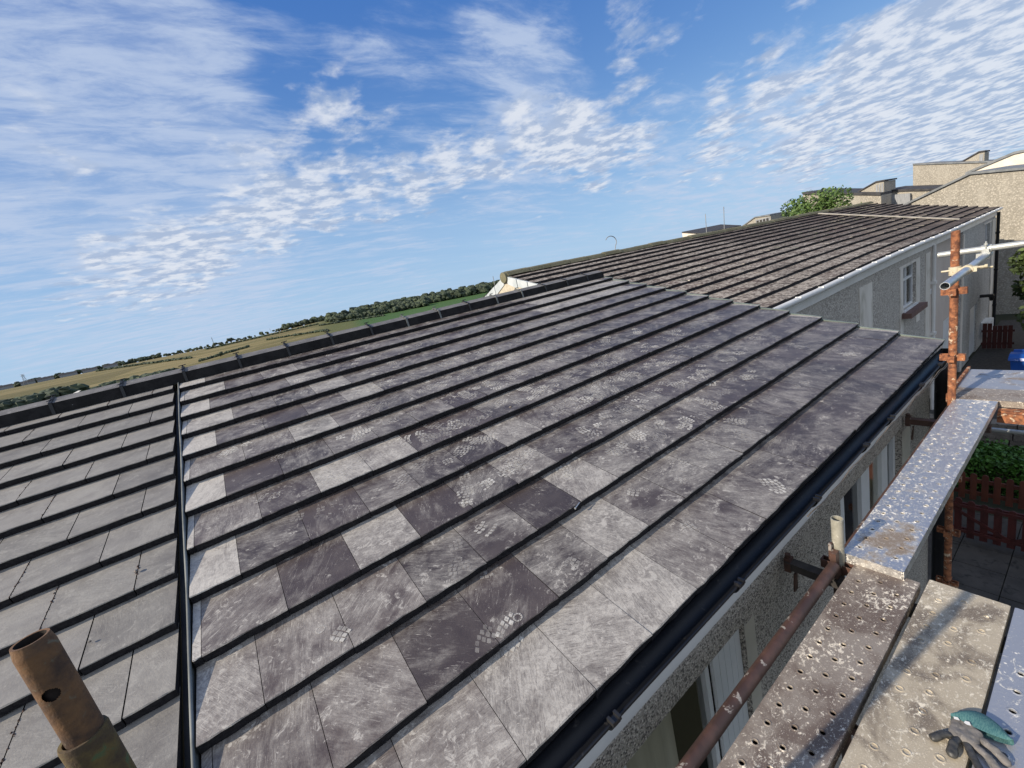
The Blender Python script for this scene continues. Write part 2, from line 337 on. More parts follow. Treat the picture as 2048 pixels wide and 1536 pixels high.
M['board_brown'] = board('dirty_brown_board', (.27, .23, .19), (.13, .10, .085), (.68, .61, .50), .565, .1, .5, 34)
M['board_cream'] = board('cement_coated_board', (.42, .36, .265), (.17, .14, .11), (.70, .63, .50), .55, .0, .6, 40)
M['board_blue'] = board('blue_grey_board', (.40, .41, .43), (.21, .16, .12), (.66, .64, .59), .60, .5, .45, 20, (.52, .7))
M['board_silver'] = board('silver_board', (.62, .60, .57), (.40, .34, .27), (.80, .76, .68), .545, .78, .34, 34, (.56, .8), True)
M['leaf_green'] = simple('leaf_green', (.05, .10, .022), (.12, .19, .045), 3, .6, bump=0)
M['leaf_dark'] = simple('leaf_dark', (.022, .038, .010), (.085, .125, .028), 2, .7, bump=0)
M['hedge_leaf'] = simple('hedge_leaf', (.03, .09, .010), (.065, .17, .018), 3, .6, bump=0)
M['far_leaf'] = simple('far_leaf', (.036, .050, .032), (.070, .092, .050), .05, .9, bump=0)
M['bark'] = simple('bark', (.06, .045, .03), (.11, .085, .06), 9, .95)
M['fence_red'] = three('red_stained_wood', (.045, .008, .006), (.08, .014, .010), (.07, .02, .015), 6, 25, (.5, .7), .7, stretch=(1, 1, .3))
M['fence_brown'] = three('brown_stained_wood', (.085, .022, .011), (.13, .036, .017), (.10, .035, .022), 6, 25, (.5, .7), .7, stretch=(1, 1, .3))
M['blue_plastic'] = simple('blue_plastic', (.012, .075, .33), (.02, .10, .40), 4, .35, bump=.05)
M['stone'] = three('garden_stone', (.15, .13, .11), (.24, .21, .18), (.08, .07, .06), 2.5, 9, (.55, .65), .9, bump=.8, bd=.02)
M['glove_grey'] = three('glove_fabric', (.13, .12, .11), (.19, .175, .16), (.26, .24, .21), 40, 90, (.55, .7), .85, bump=.5, bd=.001)
M['glove_black'] = simple('glove_coating', (.022, .022, .021), (.065, .062, .055), 40, .5, bump=.5, bd=.001)
M['glove_teal'] = simple('glove_cuff', (.03, .115, .125), (.09, .20, .19), 120, .85, bump=.6, bd=.001, stretch=(1, 5, 1))
M['glove_white'] = simple('glove_mark', (.7, .68, .62), (.8, .78, .72), 60, .7, bump=.1)
M['asphalt'] = simple('asphalt', (.035, .033, .032), (.06, .056, .052), 12, .95)

# ------------------------------------------------------------------ ground
def H(x, y):
    r = math.hypot(x, y); az = math.degrees(math.atan2(y, x))
    def sm(v, a, b): q = min(1, max(0, (v - a) / (b - a))); return q * q * (3 - 2 * q)
    z = -5.1 - 9.0 * sm(r, 34, 230)
    if az < -90: az += 360
    pts = [(-90, 5), (0, 5), (56, 4.5), (63, 9), (70, 12.0), (80, 19), (92, 16.5), (101, 17.5), (108, 19.0), (140, 19), (270, 5)]
    zt = 5
    for (a0, v0), (a1, v1) in zip(pts, pts[1:]):
        if a0 <= az <= a1: zt = v0 + (v1 - v0) * (az - a0) / (a1 - a0)
    z += (zt + 14.1) * sm(r, 300, 930)
    z += (sin(x * .013 + 1) * cos(y * .011)) * 1.1 * sm(r, 250, 500) * (1 - sm(r, 800, 1000))
    z -= 40 * sm(r, 1000, 4000)
    return z
mb = MB(); NA = 288; rad = [0, 4, 10, 20, 34, 55, 80, 120, 170, 230, 290, 330, 370, 410, 450, 490, 530, 570, 610, 650, 690, 730, 770, 810, 850, 890, 930, 980, 1050, 1300, 2000, 4500]
vs = [(0, 0, H(0, 0))]
for r in rad[1:]:
    for k in range(NA):
        a = 2 * pi * k / NA; vs.append((r * cos(a), r * sin(a), H(r * cos(a), r * sin(a))))
fs = [(0, 1 + k, 1 + (k + 1) % NA) for k in range(NA)]
for i in range(len(rad) - 2):
    for k in range(NA):
        a, b2 = 1 + i * NA + k, 1 + i * NA + (k + 1) % NA; fs.append((a, a + NA, b2 + NA, b2))
mb.add(vs, fs, smooth=True)
m, t = newmat('fields'); co = t.coords(); sp = t.N('ShaderNodeSeparateXYZ', {0: co})
vor = t.N('ShaderNodeTexVoronoi', {'Vector': t.mapv(co, scale=(.005, .011, 0), rot=(0, 0, .3))}); vor.inputs['Scale'].default_value = 1.0
vc = t.N('ShaderNodeSeparateColor', {0: vor.outputs['Color']}).outputs[0]
gold = t.mix(t.ss(vc, .2, .8), (.165, .135, .060), (.25, .20, .090))
streaks = t.noise(t.mapv(co, scale=(.006, .035, 1), rot=(0, 0, .2)), 1.0, 6, .65)
gold = t.mix(t.ss(streaks, .45, .62, 0, .7), gold, (.11, .105, .035))
green = t.mix(t.noise(co, .01, 5), (.045, .10, .028), (.075, .14, .04))
olive = t.mix(t.noise(co, .02, 5), (.13, .125, .045), (.10, .12, .04))
dx = t.math('SUBTRACT', sp.outputs[0], t.math('MULTIPLY', sp.outputs[1], .16))
col = t.mix(t.ss(dx, -20, 30), gold, olive)
dx2 = t.math('SUBTRACT', sp.outputs[0], t.math('MULTIPLY', sp.outputs[1], .26))
col = t.mix(t.ss(dx2, -15, 10), col, green)
rr = t.N('ShaderNodeVectorMath', {0: co}, operation='LENGTH').outputs['Value']
col = t.mix(t.ss(rr, 150, 330, 1, 0), col, t.mix(t.noise(co, .6, 6), (.028, .032, .02), (.055, .056, .038)))
finish(t, col, .95, 0, None, .2); M['fields'] = m
tag(mb.build('ground', M['fields']), None, None, kind='structure')

# far trees: distant wood as one mass, skyline trees as things
def clump(mb, c, r, zs=.8, seg=7, rings=4, jit=.35):
    vs = []; n = seg
    for i in range(1, rings):
        ph = pi * i / rings
        for k in range(n):
            a = 2 * pi * k / n + i; q = r * (1 + random.uniform(-jit, jit))
            vs.append((c[0] + q * sin(ph) * cos(a), c[1] + q * sin(ph) * sin(a), c[2] + q * cos(ph) * zs))
    top = len(vs); vs.append((c[0], c[1], c[2] + r * zs)); bot = len(vs); vs.append((c[0], c[1], c[2] - r * zs)); fs = []
    for k in range(n):
        k2 = (k + 1) % n; fs.append((top, k, k2)); fs.append((bot, (rings - 2) * n + k2, (rings - 2) * n + k))
        for i in range(rings - 2): fs.append((i * n + k, (i + 1) * n + k, (i + 1) * n + k2, i * n + k2))
    mb.add(vs, fs)
def belt(mb, a0, a1, r0, r1, n, h0, h1, nc=3):
    for i in range(n):
        f = random.random(); az = radians(a0 + (a1 - a0) * f); r = random.uniform(r0, r1)
        x, y = r * cos(az), r * sin(az); z = H(x, y); h = random.uniform(h0, h1)
        for j in range(nc):
            q = h * random.uniform(.28, .45) * (3 / nc) ** .55
            clump(mb, (x + random.uniform(-1, 1) * h * .34, y + random.uniform(-1, 1) * h * .34, z + h * random.uniform(.2, .85)), q)
mb = MB()
belt(mb, 103, 114, 300, 345, 300, 13.5, 17.5, 12)
belt(mb, 96, 103.5, 310, 345, 150, 11, 14.5, 12)
belt(mb, 54, 76, 900, 960, 520, 10, 17)
belt(mb, 58, 79, 740, 790, 260, 8, 14)
belt(mb, 66, 78, 690, 730, 120, 6, 10)
belt(mb, 76, 84, 905, 940, 90, 7, 11)
belt(mb, 96, 110, 905, 945, 150, 4, 8)
belt(mb, 84, 96, 925, 945, 90, 3, 6)
tag(mb.build('distant_woodland', M['far_leaf']), 'dark green woods and copses strung across the distant hillside', 'woodland', kind='stuff')
mb = MB()
for (a0, r0, a1, r1, n) in ((101, 800, 93.5, 640, 70), (93, 560, 88, 600, 26), (92, 780, 80, 740, 60), (80, 690, 72, 650, 40), (86, 640, 79, 560, 30)):
    for i in range(n):
        f = i / n; az = radians(a0 + (a1 - a0) * f); r = r0 + (r1 - r0) * f + random.uniform(-3, 3); x, y = r * cos(az), r * sin(az)
        clump(mb, (x, y, H(x, y) + 1), random.uniform(1.4, 2.6))
tag(mb.build('field_hedgerows', M['far_leaf']), 'dark hedges running between the golden fields on the far hillside', 'hedges', kind='stuff')
trees = [(103.4, 915, 7, 'first small dark tree left of the gap on the far skyline'), (96.2, 925, 8, 'broad dark tree at the end of the distant terrace'), (94.4, 925, 6, 'lone round tree standing alone on the golden skyline'),
         (89.6, 930, 9, 'wide dark tree on the hill crest behind the fields'), (86.4, 935, 7, 'smaller dark tree right of the wide one on the hill crest'), (82.2, 925, 9, 'dark tree at the left end of the skyline wood'), (91.0, 560, 5, 'round bush standing in the golden field above the ridge'), (78.5, 700, 7, 'round dark tree alone in the field left of the wood')]
tp = None
for az, r, h, lab in trees:
    a = radians(az); x, y = r * cos(a), r * sin(a); z = H(x, y)
    if tp is None or True:
        tt = thing('skyline_tree', lab, 'tree', (x, y, z), 'lone trees on the far hill')
        q = MB(); q.tube([(x, y, z - 1), (x, y, z + h * .5)], [.5, .3], 6); q.build('trunk', M['bark'], tt)
        q = MB()
        for j in range(9): clump(q, (x + random.uniform(-1, 1) * h * .4, y + random.uniform(-1, 1) * h * .4, z + h * random.uniform(.4, .85)), h * random.uniform(.2, .36))
        q.build('crown', M['far_leaf'], tt)
# distant row of houses
for i, (az, wd) in enumerate(((107.0, 16), (105.6, 14), (104.5, 17), (103.0, 19), (101.5, 17), (100.0, 17))):
    a = radians(az); r = 905; x, y = r * cos(a), r * sin(a); z = H(x, y)
    lab = ['small distant house at the left frame edge of the skyline', 'second distant house from the left along the skyline', 'third distant house, nearest the lattice mast', 'fourth distant house, longest roof of the skyline row',
           'fifth distant house of the skyline row', 'last distant house of the row, beside the skyline trees'][i]
    hh = thing('distant_house', lab, 'house', (x, y, z), 'houses in a row on the far skyline')
    tx = Vector((sin(a), -cos(a), 0)); ty = Vector((cos(a), sin(a), 0)); uz = Vector((0, 0, 1))
    q = MB(); q.obox((x, y, z + 1.2), tx, ty, uz, wd / 2, 4, 2.6); q.build('wall', M['clad'], hh)
    q = MB(); c = Vector((x, y, z + 3.8)); pr = [c + tx * sx * (wd / 2 + .3) + d for sx in (-1, 1) for d in (ty * -4.4, ty * 4.4, uz * 2.4)]
    q.add(pr, [(0, 1, 2), (3, 5, 4), (0, 2, 5, 3), (1, 4, 5, 2), (0, 3, 4, 1)]); q.build('roof', M['dark_felt'], hh)
def mast(az, r, zt, wd, lab, lattice=True):
    a = radians(az); x, y = r * cos(a), r * sin(a); z = H(x, y); q = MB(); o = None
    if lattice:
        for sx in (-1, 1):
            for sy in (-1, 1): q.tube([(x + sx * wd, y + sy * wd, z), (x + sx * wd * .25, y + sy * wd * .25, zt)], .16, 5)
        for i in range(7):
            f = i / 7; z0 = z + (zt - z) * f; z1 = z + (zt - z) * (i + 1) / 7; w0 = wd * (1 - .75 * f); q.tube([(x - w0, y - w0, z0), (x + w0, y - w0, z1)], .1, 4); q.tube([(x + w0, y - w0, z0), (x - w0, y - w0, z1)], .1, 4)
        for dz in (0, -2): q.tube([(x - wd, y, zt + dz), (x + wd, y, zt + dz)], .22, 5)
    else: q.tube([(x, y, z), (x, y, zt)], [.35, .12], 6); q.tube([(x - 1.0, y, zt - 1), (x + 1.0, y, zt - 1)], .15, 4)
    tag(q.build('mast', M['clad']), lab, 'mast')
mast(105.7, 900, 34, 2.2, 'lattice telecom mast behind the distant houses at far left')
mast(91.2, 930, 32.5, .8, 'thin pylon on the golden skyline above the ridge', True)
mast(59.7, 900, 22.5, .8, 'thin mast on the green hill left of the next gable')
mast(85.4, 940, 27, .7, 'slim pole among the trees on the hill crest', False)

# ------------------------------------------------------------------ tiles
def tile(mb, u0, u1, s0, s1, mi_top=0, mi_edge=1, col=(.5, .5, .5), t_=.041, off=0.0, jit=.0014, slope=.043):
    n = 6; ln = s1 - s0; o0 = off - slope * ln / G; ch = .0035
    vs = [P(u0 + .001, s0, o0), P(u1 - .001, s0, o0)]
    f = []
    dz = random.uniform(-.0012, .0012); tw = random.uniform(-.0018, .0018); dsr = random.uniform(-.002, .002) + .0035 * sin(u0 * 1.9 + s1 * 5) * cos(u0 * .7 + s1 * 3)
    for ring in range(3):
        for i in range(n + 1):
            q = i / n; u = u0 + (u1 - u0) * q + (.0012 if i == 0 else (-.0012 if i == n else 0)); j = random.uniform(-jit, jit); o = off + dz + tw * (q - .5)
            if ring == 0: vs.append(P(u, s1 - ch + j + dsr, o))
            elif ring == 1: vs.append(P(u, s1 + j * 1.6 + dsr, o - ch + random.uniform(-.001, .001)))
            else: vs.append(P(u, s1 - .001 + dsr + random.uniform(-.002, .004), o - t_ - random.uniform(-.003, .003)))
    a, b_, c = 2, 3 + n, 4 + 2 * n
    mb.add(vs, [tuple([0] + list(range(a, a + n + 1)) + [1])] + [(a + i, b_ + i, b_ + i + 1, a + i + 1) for i in range(n)], mi_top, col)
    mb.add(vs, [(b_ + i, c + i, c + i + 1, b_ + i + 1) for i in range(n)] + [(0, c, b_, a), (1, a + n, b_ + n, c + n)], mi_edge, col)
dark = {(7, 6), (8, 6), (8, 5), (9, 5), (5, 2), (10, 4), (12, 3), (11, 5), (7, 1), (9, 2), (12, 4), (10, 2)}
med = {(11, 1), (12, 1), (12, 2), (13, 1), (11, 2), (10, 1), (13, 2)}
pale = {(8, 3): .84, (8, 4): .78, (10, 3): .76, (6, 3): .74, (12, 6): .68, (13, 2): .66, (13, 3): .72, (13, 4): .76, (13, 5): .70, (5, 4): .70, (4, 4): .66, (3, 3): .66, (2, 3): .6, (9, 6): .62, (10, 6): .62, (11, 6): .64}
LEN = 5.86
house = thing('house', 'nearest house: new dark grey tiled roof dusted with bootprints, black gutter, pebble-dash front wall', 'house', (2.9, 2.0, -5.1))
mb = MB()
for row in range(1, 14):
    s1 = row * G; s0 = s1 - G * 1.12; odd = row % 2
    first = .197 if odd else .030; edges = [0.0, first]
    while edges[-1] < LEN - .02: edges.append(min(LEN, edges[-1] + .304))
    if LEN - edges[-2] < .05: edges.pop(-2)
    for c in range(len(edges) - 1):
        u0, u1 = edges[c], edges[c + 1]; fu = u0 / LEN
        r = .345 + .07 * random.random() + .04 * max(0, 1 - abs(row - 6) / 7)
        if row >= 11 and u0 > 1.2: r = .47 + .09 * random.random() - .16 * fu
        if u0 > 3.0 and row > 6: r = .275 + .06 * random.random()
        if u0 > 3.6 and row < 7: r = .34 + .16 * random.random() * (1 - row / 10)
        if row <= 3 and u0 > 3.8: r = .66 + .14 * random.random()  # far upper courses paled: grazing sheen painted through the dust value
        if (row, c) in dark: r = .20 + .05 * random.random()
        if (row, c) in med: r = .50
        if (row, c) in pale: r = pale[(row, c)]
        g_ = random.random() * .8
        if (row, c) in med: g_ = 1.0
        if c == 0: r, g_ = (1.05, 1.0) if row < 11 else (.62, 1)
        if not odd and c == 1 and row in (2, 4): r = .85
        if not odd and c == 1 and row in (6, 8, 10, 12): r, g_ = .50, .9
        if odd and c == 0 and row >= 11: r, g_ = .66, 1
        if c == len(edges) - 2 and row % 2 == 0: r = .8
        if c == len(edges) - 2 and odd: r = .35
        tile(mb, u0 + .0, u1 - .0, max(0, s0), s1, col=(r, g_, random.random()))
# boot prints left in the dust
def toff(s):
    row = math.ceil(s / G - 1e-6); return -.043 * (row * G - s) / G + .0006, row
PA = [.7]
def quad_on_roof(mb, pts, mi=2):
    vs = []; rows = set()
    for u, s in pts:
        o, rw = toff(s); rows.add(rw); vs.append(P(u, s, o + .0016))
    if len(rows) > 1: return
    if max(s for _, s in pts) > 13 * G - .01 or min(u for u, _ in pts) < .06 or max(u for u, _ in pts) > LEN - .05: return
    if max(s for _, s in pts) > list(rows)[0] * G - .008: return
    mb.add(vs, [tuple(range(len(vs)))], mi, (PA[0], .5, .5))
def bootprint(mb, u, s, ang, full=1.0, style=0):
    PA[0] = random.choice((.25, .35, .45, .6, .85))
    ca, sa = cos(ang), sin(ang)
    def T(a, b): return (u + a * ca - b * sa, s + a * sa + b * ca)
    def blk(a, b, la, lb, sk=0):
        p = [(-la, -lb), (0, -lb * 1.1), (la, -lb), (la + sk, lb), (sk, lb * 1.15), (-la + sk, lb)]
        quad_on_roof(mb, [T(a + x, b + y) for x, y in p])
    if style < 2:
        for i in range(6):
            b = .128 - i * .024; wd = (.030, .044, .052, .053, .050, .044)[i]
            if random.random() > full: continue
            n = (3, 4, 5, 5, 4, 4)[i]
            for j in range(n):
                if random.random() < .12: continue
                x = -wd + 2 * wd * (j + .5) / n
                arc = -.010 * (x / wd) ** 2
                blk(x, b + arc, wd / n * .72, .0086, .004 * (1 if style else -1))
    if style in (0, 2):
        for i in range(3):
            b = -.075 - i * .022; wd = (.031, .033, .027)[i]
            for j in (-1, 0, 1):
                if random.random() < .1: continue
                blk(j * wd * .72, b + (-.004 * j * j), wd * .28, .0082)
    if random.random() < .3:
        for k in range(10):
            a0, a1 = 2 * pi * k / 10, 2 * pi * (k + .8) / 10
            quad_on_roof(mb, [T(.02 * cos(a0), .02 * sin(a0)), T(.02 * cos(a1), .02 * sin(a1)), T(.013 * cos(a1), .013 * sin(a1)), T(.013 * cos(a0), .013 * sin(a0))])
known = [(1.02, 3.58, .4, 0), (.96, 3.95, .9, 1), (1.06, 3.98, 1.2, 1), (1.0, 3.66, 2, 2), (1.9, 3.35, .6, 0), (2.3, 3.25, .9, 1), (2.5, 3.42, .3, 0), (1.3, 2.75, .7, 0), (1.52, 2.8, .8, 0), (.72, 2.5, .6, 0), (.85, 2.55, .9, 0), (.55, 2.0, .5, 0), (.42, 1.6, .3, 1), (.60, 1.25, .8, 0), (1.75, 2.55, .5, 0), (1.95, 2.2, .6, 0), (2.1, 2.45, .9, 0), (3.2, 3.55, .3, 0), (3.0, 3.6, .5, 1), (3.6, 3.3, .6, 0), (2.7, 2.9, .4, 0), (2.9, 2.7, .8, 0), (1.32, 3.15, .5, 0), (.28, 1.8, 1.0, 2), (.30, 1.74, 1.0, 1), (1.25, 1.95, .7, 0), (2.9, 1.9, .5, 0), (4.1, 2.2, .7, 0)]
for (u, s, a, st_) in known: bootprint(mb, u, s, a + pi / 2 * 0, 1.0, st_)
for i in range(270):
    u = random.triangular(.35, 5.3, 2.3); s = random.triangular(.3, 4.2, 2.2 + .2 * (u - 1.5)); s = (math.floor(s / G) + .5) * G + random.uniform(-.06, .06)
    bootprint(mb, u, s, random.choice((0, pi, pi / 2, -pi / 2)) + random.uniform(-.7, .7), random.uniform(.5, 1), random.choice((0, 0, 1, 1, 2)))
mb.build('roof_tiles', [M['tile_new'], M['tile_edge_shade'], M['boot']], house)
roof_obj = bpy.data.objects['roof_tiles']
# deck under the tiles, rear slope
q = MB()
def slab(mb, u0, u1, o0, o1):
    vs = [P(u0, 0.0, o0), P(u1, 0.0, o0), P(u1, ST - .02, o0), P(u0, ST - .02, o0), P(u0, 0.0, o1), P(u1, 0.0, o1), P(u1, ST - .02, o1), P(u0, ST - .02, o1)]
    mb.add(vs, [(0, 1, 2, 3), (7, 6, 5, 4), (0, 4, 5, 1), (1, 5, 6, 2), (2, 6, 7, 3), (3, 7, 4, 0)])
slab(q, -.02, LEN - .03, -.11, -.075)
q.build('roof_deck', M['rubber_black'], roof_obj)
q = MB(); yr, zr = ST * CA, ST * SA
q.add([(0, yr, zr - .02), (LEN, yr, zr - .02), (LEN, 2 * yr, -.02), (0, 2 * yr, -.02), (0, yr, zr - .06), (LEN, yr, zr - .06), (LEN, 2 * yr, -.06), (0, 2 * yr, -.06)], [(0, 1, 2, 3), (7, 6, 5, 4), (0, 4, 5, 1), (1, 5, 6, 2), (2, 6, 7, 3), (3, 7, 4, 0)], col=(.5, .5, .5))
q.build('rear_roof_slope', M['tile_new'], roof_obj)
# green-grey verge trim along the far edge
q = MB()
for row in range(1, 14):
    s0, s1 = (row - 1) * G, row * G
    vs = [P(LEN + .002, s0, -.026), P(LEN + .022, s0, -.026), P(LEN + .022, s1, .004), P(LEN + .002, s1, .004), P(LEN + .002, s0, -.07), P(LEN + .022, s0, -.07), P(LEN + .022, s1, -.04), P(LEN + .002, s1, -.04)]
    q.add(vs, [(3, 2, 1, 0), (4, 5, 6, 7), (0, 1, 5, 4), (1, 2, 6, 5), (2, 3, 7, 6), (3, 0, 4, 7)])
q.build('verge_trim', M['green_trim'], roof_obj)
# bonding gutter: dark channel and its raised lip
q = MB()
def strip(mb, u0, u1, s0, s1, o0, o1, mi=0, n=28, wob=.0):
    for i in range(n):
        a, b_ = s0 + (s1 - s0) * i / n, s0 + (s1 - s0) * (i + 1) / n
        wa, wb = wob * sin(a * 9), wob * sin(b_ * 9)
        vs = [P(u0 + wa, a, o1), P(u1 + wa, a, o1), P(u1 + wb, b_, o1), P(u0 + wb, b_, o1), P(u0 + wa, a, o0), P(u1 + wa, a, o0), P(u1 + wb, b_, o0), P(u0 + wb, b_, o0)]
        mb.add(vs, [(3, 2, 1, 0), (4, 5, 6, 7), (0, 1, 5, 4), (1, 2, 6, 5), (2, 3, 7, 6), (3, 0, 4, 7)], mi)
strip(q, -.052, -.018, .02, ST, -.10, -.07, 0)
q.build('bonding_gutter', M['rubber_black'], roof_obj)
q = MB()
pts = [P(-.010 + .0016 * sin(i * .7), .03 + (ST - .0) * i / 30, -.012) for i in range(30)] + [P(-.010, ST + .02, -.012)]
q.tube(pts, .0062, 8); strip(q, -.0165, -.009, .03, ST, -.08, -.014, 0, 28, .0012)
q.build('gutter_lip', M['zinc_lip'], roof_obj)

# ridge tiles with clips
def ridge_tile(x0, x1, parent, lab=None, clip=True, pale_clip=False):
    q = MB(); pr = [(-.142, -.062), (-.128, .030), (-.012, .066), (.012, .066), (.128, .030), (.142, -.062), (.110, -.062), (.0, .03), (-.110, -.062)]
    yr, zr = ST * CA, ST * SA; vs = []; dz = random.uniform(-.003, .003)
    for x, k in ((x0 + .002, 0), (x1 - .002, 0)):
        vs += [(x, yr + a, zr + b_ + dz) for a, b_ in pr]
    n = len(pr); fs = [(i, (i + 1) % n, n + (i + 1) % n, n + i) for i in range(n)]
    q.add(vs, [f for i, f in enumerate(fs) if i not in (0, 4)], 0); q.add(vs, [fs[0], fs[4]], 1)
    q.add(vs, [tuple(range(n))[::-1], tuple(range(n, 2 * n))], 0)
    o = q.build('ridge_tile', [M['ridge'], M['ridge_face_shade']], parent)
    if clip:
        c = MB(); wd = .011
        for (a, b_) in (((-.150, -.068), (-.134, .036)), ((-.134, .036), (0, .078)), ((0, .078), (.134, .036))):
            A, B = Vector((x0, yr + a[0], zr + a[1])), Vector((x0, yr + b_[0], zr + b_[1]))
            d = (B - A).normalized(); c.obox((A + B) / 2, Vector((1, 0, 0)), d, Vector((1, 0, 0)).cross(d), wd, (B - A).length / 2, .003)
        c.tube([(x0 - .03, yr - .02, zr + .090), (x0 + .03, yr - .02, zr + .094)], .004, 6); c.tube([(x0, yr, zr + .07), (x0, yr, zr + .094)], .006, 6)
        c.tube([(x0 - .025, yr - .1, zr + .052), (x0 + .012, yr - .07, zr + .064)], .003, 6)
        c.build('ridge_clip', M['zinc_lip'] if pale_clip else M['rubber_black'], o)
x = .058
for i in range(13):
    x1 = x + .4525 if i < 12 else LEN + .02
    if x >= LEN - .1: break
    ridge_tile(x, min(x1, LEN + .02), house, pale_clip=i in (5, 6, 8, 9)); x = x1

# front wall, fascia, gutter
def wall_with_holes(mb, x0, x1, z0, z1, y0, y1, holes, mi=0):
    xs = sorted({x0, x1} | {h[0] for h in holes} | {h[1] for h in holes})
    for a, b_ in zip(xs, xs[1:]):
        hs = sorted([(h[2], h[3]) for h in holes if h[0] <= a and h[1] >= b_]); z = z0
        for h0, h1 in hs:
            if h0 > z: mb.box((a, y0, z), (b_, y1, h0), mi)
            z = h1
        if z < z1: mb.box((a, y0, z), (b_, y1, z1), mi)
W1 = (1.18, 2.09, -1.75, -.475); W2 = (3.36, 4.70, -1.75, -.44)
G1 = (1.3, 2.4, -4.0, -2.9); G2 = (3.3, 4.6, -4.0, -2.9)
q = MB(); wall_with_holes(q, -.02, 5.56, -5.1, -.10, .04, .30, [W1, W2, G1, G2]); q.box((5.30, .302, -5.1), (5.56, 8.3, -.06)); q.build('wall', M['pebbledash'], house)
q = MB(); q.box((-.02, .0265, -.292), (5.70, .0395, -.115)); q.box((5.56, .04, -.30), (5.80, .20, -.08)); q.build('fascia', M['fascia'], house)
def window(parent, wn, y, bars, hbars=(), name='window', glass='glass', frame='white_pvc', depth=.06, curtains=(), back=True, beige=None):
    x0, x1, z0, z1 = wn; f = .05
    q = MB(); ya, yb = y, y + depth
    for bx in bars: q.box((bx[0], ya, z0 + f), (bx[1], yb, z1 - f))
    q.box((x0, ya, z0), (x1, yb, z0 + f)); q.box((x0, ya, z1 - f), (x1, yb, z1)); q.box((x0, ya, z0 + f), (x0 + f, yb, z1 - f)); q.box((x1 - f, ya, z0 + f), (x1, yb, z1 - f))
    for hz_ in hbars: q.box((x0 + f, ya + .003, hz_ - .03), (x1 - f, yb - .003, hz_ + .03))
    o = q.build(name, M[frame], parent)
    q = MB(); yp = y + depth * .45; q.add([(x0 + f, yp, z0 + f), (x1 - f, yp, z0 + f), (x1 - f, yp, z1 - f), (x0 + f, yp, z1 - f)], [(0, 1, 2, 3)]); q.build('pane', M[glass], o)
    if back:
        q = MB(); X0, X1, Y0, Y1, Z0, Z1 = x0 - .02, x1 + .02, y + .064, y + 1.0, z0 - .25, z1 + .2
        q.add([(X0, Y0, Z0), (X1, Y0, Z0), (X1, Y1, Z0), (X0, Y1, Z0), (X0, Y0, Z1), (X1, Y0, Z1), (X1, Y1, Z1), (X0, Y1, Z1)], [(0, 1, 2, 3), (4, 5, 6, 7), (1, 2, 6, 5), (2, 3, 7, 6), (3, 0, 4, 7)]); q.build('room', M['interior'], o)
    for c0, c1 in curtains:
        q = MB(); n = 26; vs = []
        for i in range(n + 1):
            xx = c0 + (c1 - c0) * i / n; yy = y + .068 + .016 * abs(sin(i * pi / 6.5)); vs += [(xx, yy, z0), (xx, yy, z1)]
        q.add(vs, [(2 * i, 2 * i + 2, 2 * i + 3, 2 * i + 1) for i in range(n)], smooth=True); q.build('curtain', M['curtain'], o)
    return o
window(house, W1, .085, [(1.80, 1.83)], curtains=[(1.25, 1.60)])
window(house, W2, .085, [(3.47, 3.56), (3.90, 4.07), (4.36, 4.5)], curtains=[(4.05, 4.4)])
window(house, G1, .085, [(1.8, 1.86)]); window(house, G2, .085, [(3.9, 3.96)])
q = MB()
for i in range(5): q.box((1.842 + i * .049, .064 - .0, -1.75), (1.842 + i * .049 + .046, .084, -.477))
q.build('white_boarding', M['white_pvc'], house)
q = MB(); q.box((2.092, .0385, -1.75), (2.19, .06, -.50)); q.build('smooth_window_margin', M['beige_panel'], house)
q = MB(); q.box((4.702, .0385, -1.75), (4.93, .058, -.49)); q.build('smooth_window_margin', M['beige_panel'], house)
# gutter
q = MB(); seg = 12; R0 = .050
def gz(x): return -.046 - .006 * x
def gutter_section(x, r, cx=-.024): return [(x, cx - r * cos(pi * k / seg), gz(x) - r * sin(pi * k / seg)) for k in range(seg + 1)]
xs = [-1.2, .6, 1.6, 2.6, 3.945]; xs2 = [3.955, 4.8, 5.55, 5.86]
for XS, rr_ in ((xs, R0), (xs2, R0 + .001)):
    vs = []
    for x in XS: vs += gutter_section(x, rr_)
    for x in XS: vs += gutter_section(x, rr_ - .004)
    n = seg + 1; N_ = len(XS); fs = []
    for i in range(N_ - 1):
        for k in range(seg):
            fs.append((i * n + k, (i + 1) * n + k, (i + 1) * n + k + 1, i * n + k + 1)); b0 = N_ * n; fs.append((b0 + i * n + k, b0 + i * n + k + 1, b0 + (i + 1) * n + k + 1, b0 + (i + 1) * n + k))
        for k in (0, seg): a = i * n + k; c = (i + 1) * n + k; fs.append((a, N_ * n + a, N_ * n + c, c))
    q.add(vs, fs, smooth=True)
for x, s_ in ((5.86, 1),):
    sec = gutter_section(x, R0); q.add(sec + [(x + .004, a, b_) for (_, a, b_) in sec], [tuple(range(n)), tuple(range(n, 2 * n))[::-1]])
q.tube([(x, -.024 - R0 - .001, gz(x) + .001) for x in (-1.2, 2.6, 5.86)], .005, 8); 
gut = q.build('gutter', M['black_pvc'], house)
